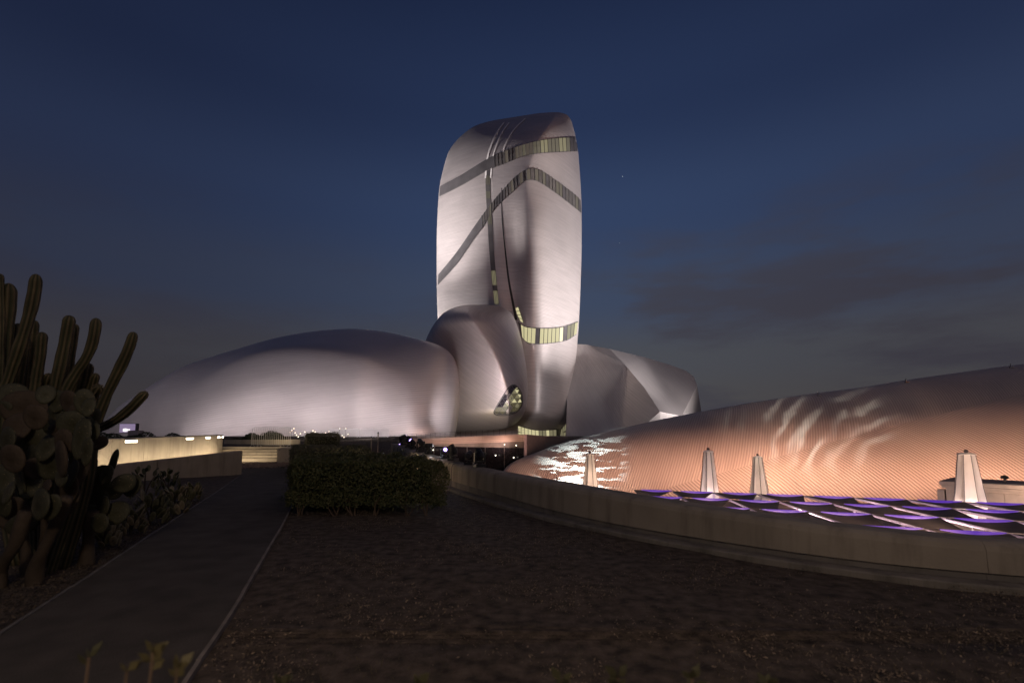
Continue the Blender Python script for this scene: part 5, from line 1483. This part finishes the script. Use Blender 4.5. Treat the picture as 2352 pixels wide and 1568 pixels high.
pads(OP, [(190, 340, 118, 112, 0), (20, 330, 55, 42, 0), (200, 575, 85, 122, 12), (55, 560, 70, 85, 8), (35, 835, 62, 118, 5), (140, 830, 64, 132, 0), (85, 1070, 102, 100, 0), (285, 1010, 85, 98, 28), (270, 760, 76, 70, 0),
          (330, 610, 56, 88, 14), (332, 440, 50, 62, 35), (400, 492, 68, 42, 0), (485, 292, 66, 72, 0), (592, 292, 52, 82, -6), (525, 450, 92, 86, 0), (570, 545, 62, 132, 4), (432, 690, 88, 116, 18), (430, 822, 72, 56, 0), (560, 750, 46, 122, 8),
          (680, 577, 62, 45, 0), (660, 402, 30, 58, 10), (650, 492, 46, 62, -20), (320, 240, 46, 62, 0), (240, 660, 70, 60, 20), (245, 930, 42, 76, 20), (330, 880, 62, 42, 0), (165, 1140, 120, 62, -25), (470, 900, 70, 120, 20), (480, 1000, 60, 110, 25),
          (20, 1000, 60, 90, 0), (120, 470, 80, 90, 0), (385, 380, 70, 80, 0), (450, 570, 70, 80, 0), (360, 740, 70, 90, 10), (610, 640, 40, 90, 12), (400, 290, 60, 70, 0), (250, 400, 70, 80, 10), (90, 690, 80, 90, 0), (220, 870, 60, 90, 15), (360, 1030, 50, 90, 25),
          (500, 800, 50, 90, 10), (60, 930, 60, 70, 0), (560, 380, 70, 70, 0), (90, 250, 70, 80, 0), (620, 330, 40, 60, 0)], 5.25, [M_PAD, M_PAD, M_PADB])
trunk(OP, [(180, 1060), (110, 1280), (30, 1400), (-20, 1480)], 5.1, 0.058, 0.085)
trunk(OP, [(470, 960), (410, 1100), (340, 1260), (270, 1400), (240, 1530)], 5.2, 0.054, 0.078)
trunk(OP, [(330, 1010), (330, 1150), (300, 1300), (250, 1500)], 5.35, 0.045, 0.07)
trunk(OP, [(140, 1000), (160, 1180), (180, 1330), (200, 1460)], 5.6, 0.045, 0.07)
for px_, py_ in ((1060, 930), (520, 540)):
    pass
OP2 = thing('prickly_pear', 'smaller prickly pear with dark rimmed pads in front of the low wall', 'cactus', (-4.6, 6.2, 0))
pads(OP2, [(615, 760, 36, 78, 12), (700, 832, 56, 92, 24), (670, 970, 82, 66, -12), (785, 912, 56, 56, 0), (925, 880, 82, 64, -24), (868, 862, 58, 56, -30), (812, 1070, 76, 66, -30), (640, 1100, 82, 80, 0), (745, 800, 40, 60, 20), (720, 1030, 60, 70, 20), (700, 1140, 60, 60, 0)], 6.1, [M_PAD, M_PAD, M_PAD])
trunk(OP2, [(650, 1060), (628, 1180), (612, 1330)], 6.1, 0.065, 0.085)
fing = MB(); fing.tube(spl([at(270, 1031, 6.2), at(263, 1052, 6.2), at(256, 1074, 6.25)], 10), [0.008, 0.024, 0.034, 0.039, 0.041, 0.042, 0.042, 0.042, 0.042, 0.041, 0.040], 10)
fing.build('young_stem', M_CAC, OP2, smooth=True)
# ---- small paddle-leaved succulents along the bed
lf_me = pad_mesh(0.5, 1.0, 0.10); lf_me.name = 'paddle'
M_SUC = simple('succulent_leaf', (0.12, 0.115, 0.062), 0.6, 0, 0.3, 2)
M_SUCP = simple('pale_succulent_leaf', (0.24, 0.20, 0.125), 0.6, 0, 0.3, 2)
lf_p = lf_me.copy(); lf_me.materials.append(M_SUC); lf_p.materials.append(M_SUCP)
lf_d = lf_me.copy(); lf_d.materials.clear(); lf_d.materials.append(M_DARKLEAF)
SUCC = [(330, 1150, 1070, 9.5, 26, 0, 'dark upright succulent against the low wall beside the prickly pear'), (385, 1135, 1078, 10.2, 26, 0, 'dark leaved succulent against the middle of the low wall'), (440, 1150, 1108, 10.6, 24, 1, 'outermost paddle leaved succulent at the tip of the cactus bed'),
        (400, 1180, 1120, 9.4, 30, 1, 'olive succulent clump in the middle of the bed by the path'), (345, 1205, 1130, 8.3, 30, 1, 'tan edged succulent clump below the dark upright one'), (300, 1225, 1165, 7.6, 24, 2, 'pale leaved succulent at the foot of the small prickly pear'), (240, 1255, 1195, 7.0, 24, 2, 'palest small succulent low beside the prickly pear trunk')]
for px, yb, yt, Y, n, md, lb in SUCC:
    g = onz(px, yb, 0); Y = g[1]; r = thing('paddle_succulent', lb, 'succulent', (g[0], g[1], 0), 'paddle leaved succulents in the bed')
    H = (yb - yt) / FPX * Y
    rg = np.random.default_rng(px)
    n = int(n * 1.6)
    for k in range(n):
        hgt = H * (0.12 + 0.80 * (k + 0.5) / n); ang = k * 2.4 + rg.uniform(-.4, .4); rad = 0.32 * H * (1.2 - 0.7 * hgt / H) + 0.02
        sz = rg.uniform(0.055, 0.105) * (1.15 if md == 1 else 1.0)
        o = link('paddle', RNG.choice([[lf_d, lf_me], [lf_me, lf_me, lf_p], [lf_p, lf_me, lf_p]][md]), None, r)
        o.matrix_world = Matrix.Translation(Vector((g[0] + rad * math.cos(ang) * 1.3, g[1] + rad * math.sin(ang), hgt))) @ Matrix.Rotation(ang + 1.57, 4, 'Z') @ Matrix.Rotation(rg.uniform(0.1, 0.8), 4, 'X') @ Matrix.Rotation(rg.uniform(-.4, .4), 4, 'Y') @ Matrix.Diagonal((sz, sz, sz, 1))
    sm_ = MB()
    for k in range(6):
        a = k * 1.05
        sm_.tube(spl([(g[0], g[1], -0.02), (g[0] + 0.1 * H * math.cos(a), g[1] + 0.1 * H * math.sin(a), H * 0.4), (g[0] + 0.3 * H * math.cos(a), g[1] + 0.25 * H * math.sin(a), H * 0.75)], 6), 0.008, 5)
    sm_.build('stems', M_PADB, r)
    if md == 0 and px == 330:
        lamp_y = at(327, 1118, Y - 0.2)
        for k in range(6):
            o = link('yellow_leaf', lf_p, None, r)
            o.matrix_world = Matrix.Translation(Vector(lamp_y + np.array([0.03 * math.cos(k * 2.1), -0.05, 0.045 * math.sin(k * 2.1)]))) @ Matrix.Rotation(k, 4, 'Y') @ Matrix.Diagonal((0.04, 0.05, 0.06, 1))
# ---- leafy plants right in front of the camera, out of focus
M_FORE = leaf_mat('foreground_leaf', (0.055, 0.05, 0.022), (0.11, 0.09, 0.04))
M_FORED = leaf_mat('dim_foreground_leaf', (0.03, 0.033, 0.016), (0.06, 0.054, 0.026))
FORE = [(352, 1497, 1.30, 9, M_FORE, 'blurred yellowish leafy sprig close to the camera beside the path edging'), (408, 1532, 1.25, 7, M_FORE, 'blurred yellowish sprig just right of the taller one'), (205, 1508, 1.35, 5, M_FORED, 'small dim blurred sprig at the lower left'), (292, 1540, 1.30, 4, M_FORE, 'single pale blurred leaf stalk between the sprigs'),
        (1290, 1566, 1.25, 9, M_FORED, 'dim blurred leafy tuft at the bottom middle'), (1420, 1552, 1.35, 9, M_FORED, 'dim blurred leafy tuft right of the bottom middle'), (1590, 1556, 1.3, 9, M_FORED, 'dim blurred leafy tuft farther right along the bottom'), (960, 1570, 1.3, 8, M_FORED, 'dim blurred leafy tuft left of the bottom middle'), (640, 1572, 1.3, 8, M_FORED, 'dim blurred leafy tuft at the bottom over the path edging'), (1760, 1568, 1.35, 7, M_FORED, 'dim blurred leafy tuft rightmost along the bottom')]
for px, py, Y, n, mt, lb in FORE:
    c = at(px, py, Y); r = thing('leafy_sprig', lb, 'plant', (c[0], c[1], 0), 'blurred sprigs close to the camera')
    rg = np.random.default_rng(px)
    MB().tube(spl([(c[0] + 0.03, c[1] + 0.02, -0.03), (c[0] - 0.02, c[1], c[2] * 0.5), (c[0], c[1], c[2])], 8), 0.0035, 5).build('stalk', M_TWIG, r)
    for k in range(n):
        a = k * 2.4 + rg.uniform(-.3, .3); l = rg.uniform(0.026, 0.046)
        d = np.array([math.cos(a), math.sin(a) * 0.6, rg.uniform(0.3, 1.1)]); d /= np.linalg.norm(d); w = np.cross(d, (0.3, 1, 0.2)); w /= np.linalg.norm(w)
        b0 = c + np.array([0, 0, -0.022 * (k // 4)])
        V = [b0, b0 + d * l * .5 + w * l * .28, b0 + d * l, b0 + d * l * .5 - w * l * .28]
        V += [v + np.cross(d, w) * 0.0015 for v in V]
        link('leaf', mesh_np('leaf', V, [(0, 1, 2, 3), (7, 6, 5, 4), (0, 4, 5, 1), (1, 5, 6, 2), (2, 6, 7, 3), (3, 7, 4, 0)]), mt, r)
# ---- litter and dry grass over the mulch bed
M_LITTER = leaf_mat('leaf_litter', (0.055, 0.044, 0.034), (0.30, 0.225, 0.16), 0.9)
rng = np.random.default_rng(5)
def in_bed(x, y):
    xr = np.array([wall_x(float(q)) if q >= 4.2 else 14.0 for q in y]) - 0.30
    xl = np.interp(y, PR[::-1, 1], PR[::-1, 0]) + 0.06
    return (x < xr) & (x > xl)
n = 260000
y = 1.2 + 17 * rng.random(n) ** 2.0; x = -6.5 + 14 * rng.random(n) * np.minimum(1, 0.5 + y / 10)
keep = in_bed(x, y); x, y = x[keep], y[keep]
clump = np.sin(x * 2.1 + 1.3 * np.sin(y * 1.7)) * np.sin(y * 2.6 + x) + 0.6 * np.sin(x * 6.3 + 2) * np.sin(y * 5.1)
k2 = rng.random(len(x)) < (0.22 + 0.55 * clump); x, y = x[k2], y[k2]
C = np.column_stack([x, y, 0.006 + rng.exponential(0.008, len(x))]); NN = np.tile([0, 0, 1.0], (len(C), 1))
kind(link('leaf_litter', quads_np('leaf_litter', leaf_quads(C, NN, 0.012, rng, 0.45), len(C)), M_LITTER), 'stuff')
n = 30000
y = 1.0 + 10 * rng.random(n) ** 1.6; x = -3.5 + 11 * rng.random(n)
keep = in_bed(x, y) & (rng.random(n) < 0.5 + 0.5 * np.sin(x * 3 + y * 2.2) * np.sin(y * 3.3)); x, y = x[keep], y[keep]
b = np.column_stack([x, y, np.zeros(len(x))]); h = rng.uniform(0.012, 0.05, len(x))[:, None]
lean = rng.normal(size=(len(x), 3)) * [1, 1, 0] * 0.6 + [0, 0, 1]; sd = rng.normal(size=(len(x), 3)) * [1, 1, 0]; sd /= np.linalg.norm(sd, axis=1)[:, None]
V = np.stack([b - sd * 0.0025, b + sd * 0.0025, b + lean * h], 1).reshape(-1, 3)
kind(link('dry_grass', quads_np('dry_grass', V, len(x), k=3), leaf_mat('dry_grass', (0.05, 0.05, 0.022), (0.13, 0.10, 0.055), 0.9)), 'stuff')
M_BEDLIT = leaf_mat('bed_litter_leaf', (0.03, 0.025, 0.02), (0.12, 0.09, 0.065), 0.9)
# cactus bed: clods and litter, and a gravel patch by the steps
n = 16000
y = 3.0 + 9 * rng.random(n) ** 1.3; xl = np.interp(y, PL[::-1, 1], PL[::-1, 0])
x = xl - 0.06 - rng.exponential(1.1, n)
C = np.column_stack([x, y, 0.004 + rng.exponential(0.012, n)]); NN = np.tile([0, 0, 1.0], (n, 1))
kind(link('bed_litter', quads_np('bed_litter', leaf_quads(C, NN, 0.013, rng, 0.5), n), M_BEDLIT), 'stuff')
n = 5000
g0 = onz(620, 1068, 0.03)
x = g0[0] + rng.normal(size=n) * 0.8; y = g0[1] + rng.normal(size=n) * 0.9
C = np.column_stack([x, y, 0.05 + np.zeros(n)]); NN = np.tile([0, 0, 1.0], (n, 1))
kind(link('gravel', quads_np('gravel', leaf_quads(C, NN, 0.035, rng, 0.8), n), leaf_mat('gravel_stone', (0.22, 0.16, 0.13), (0.42, 0.32, 0.26), 0.9)), 'stuff')
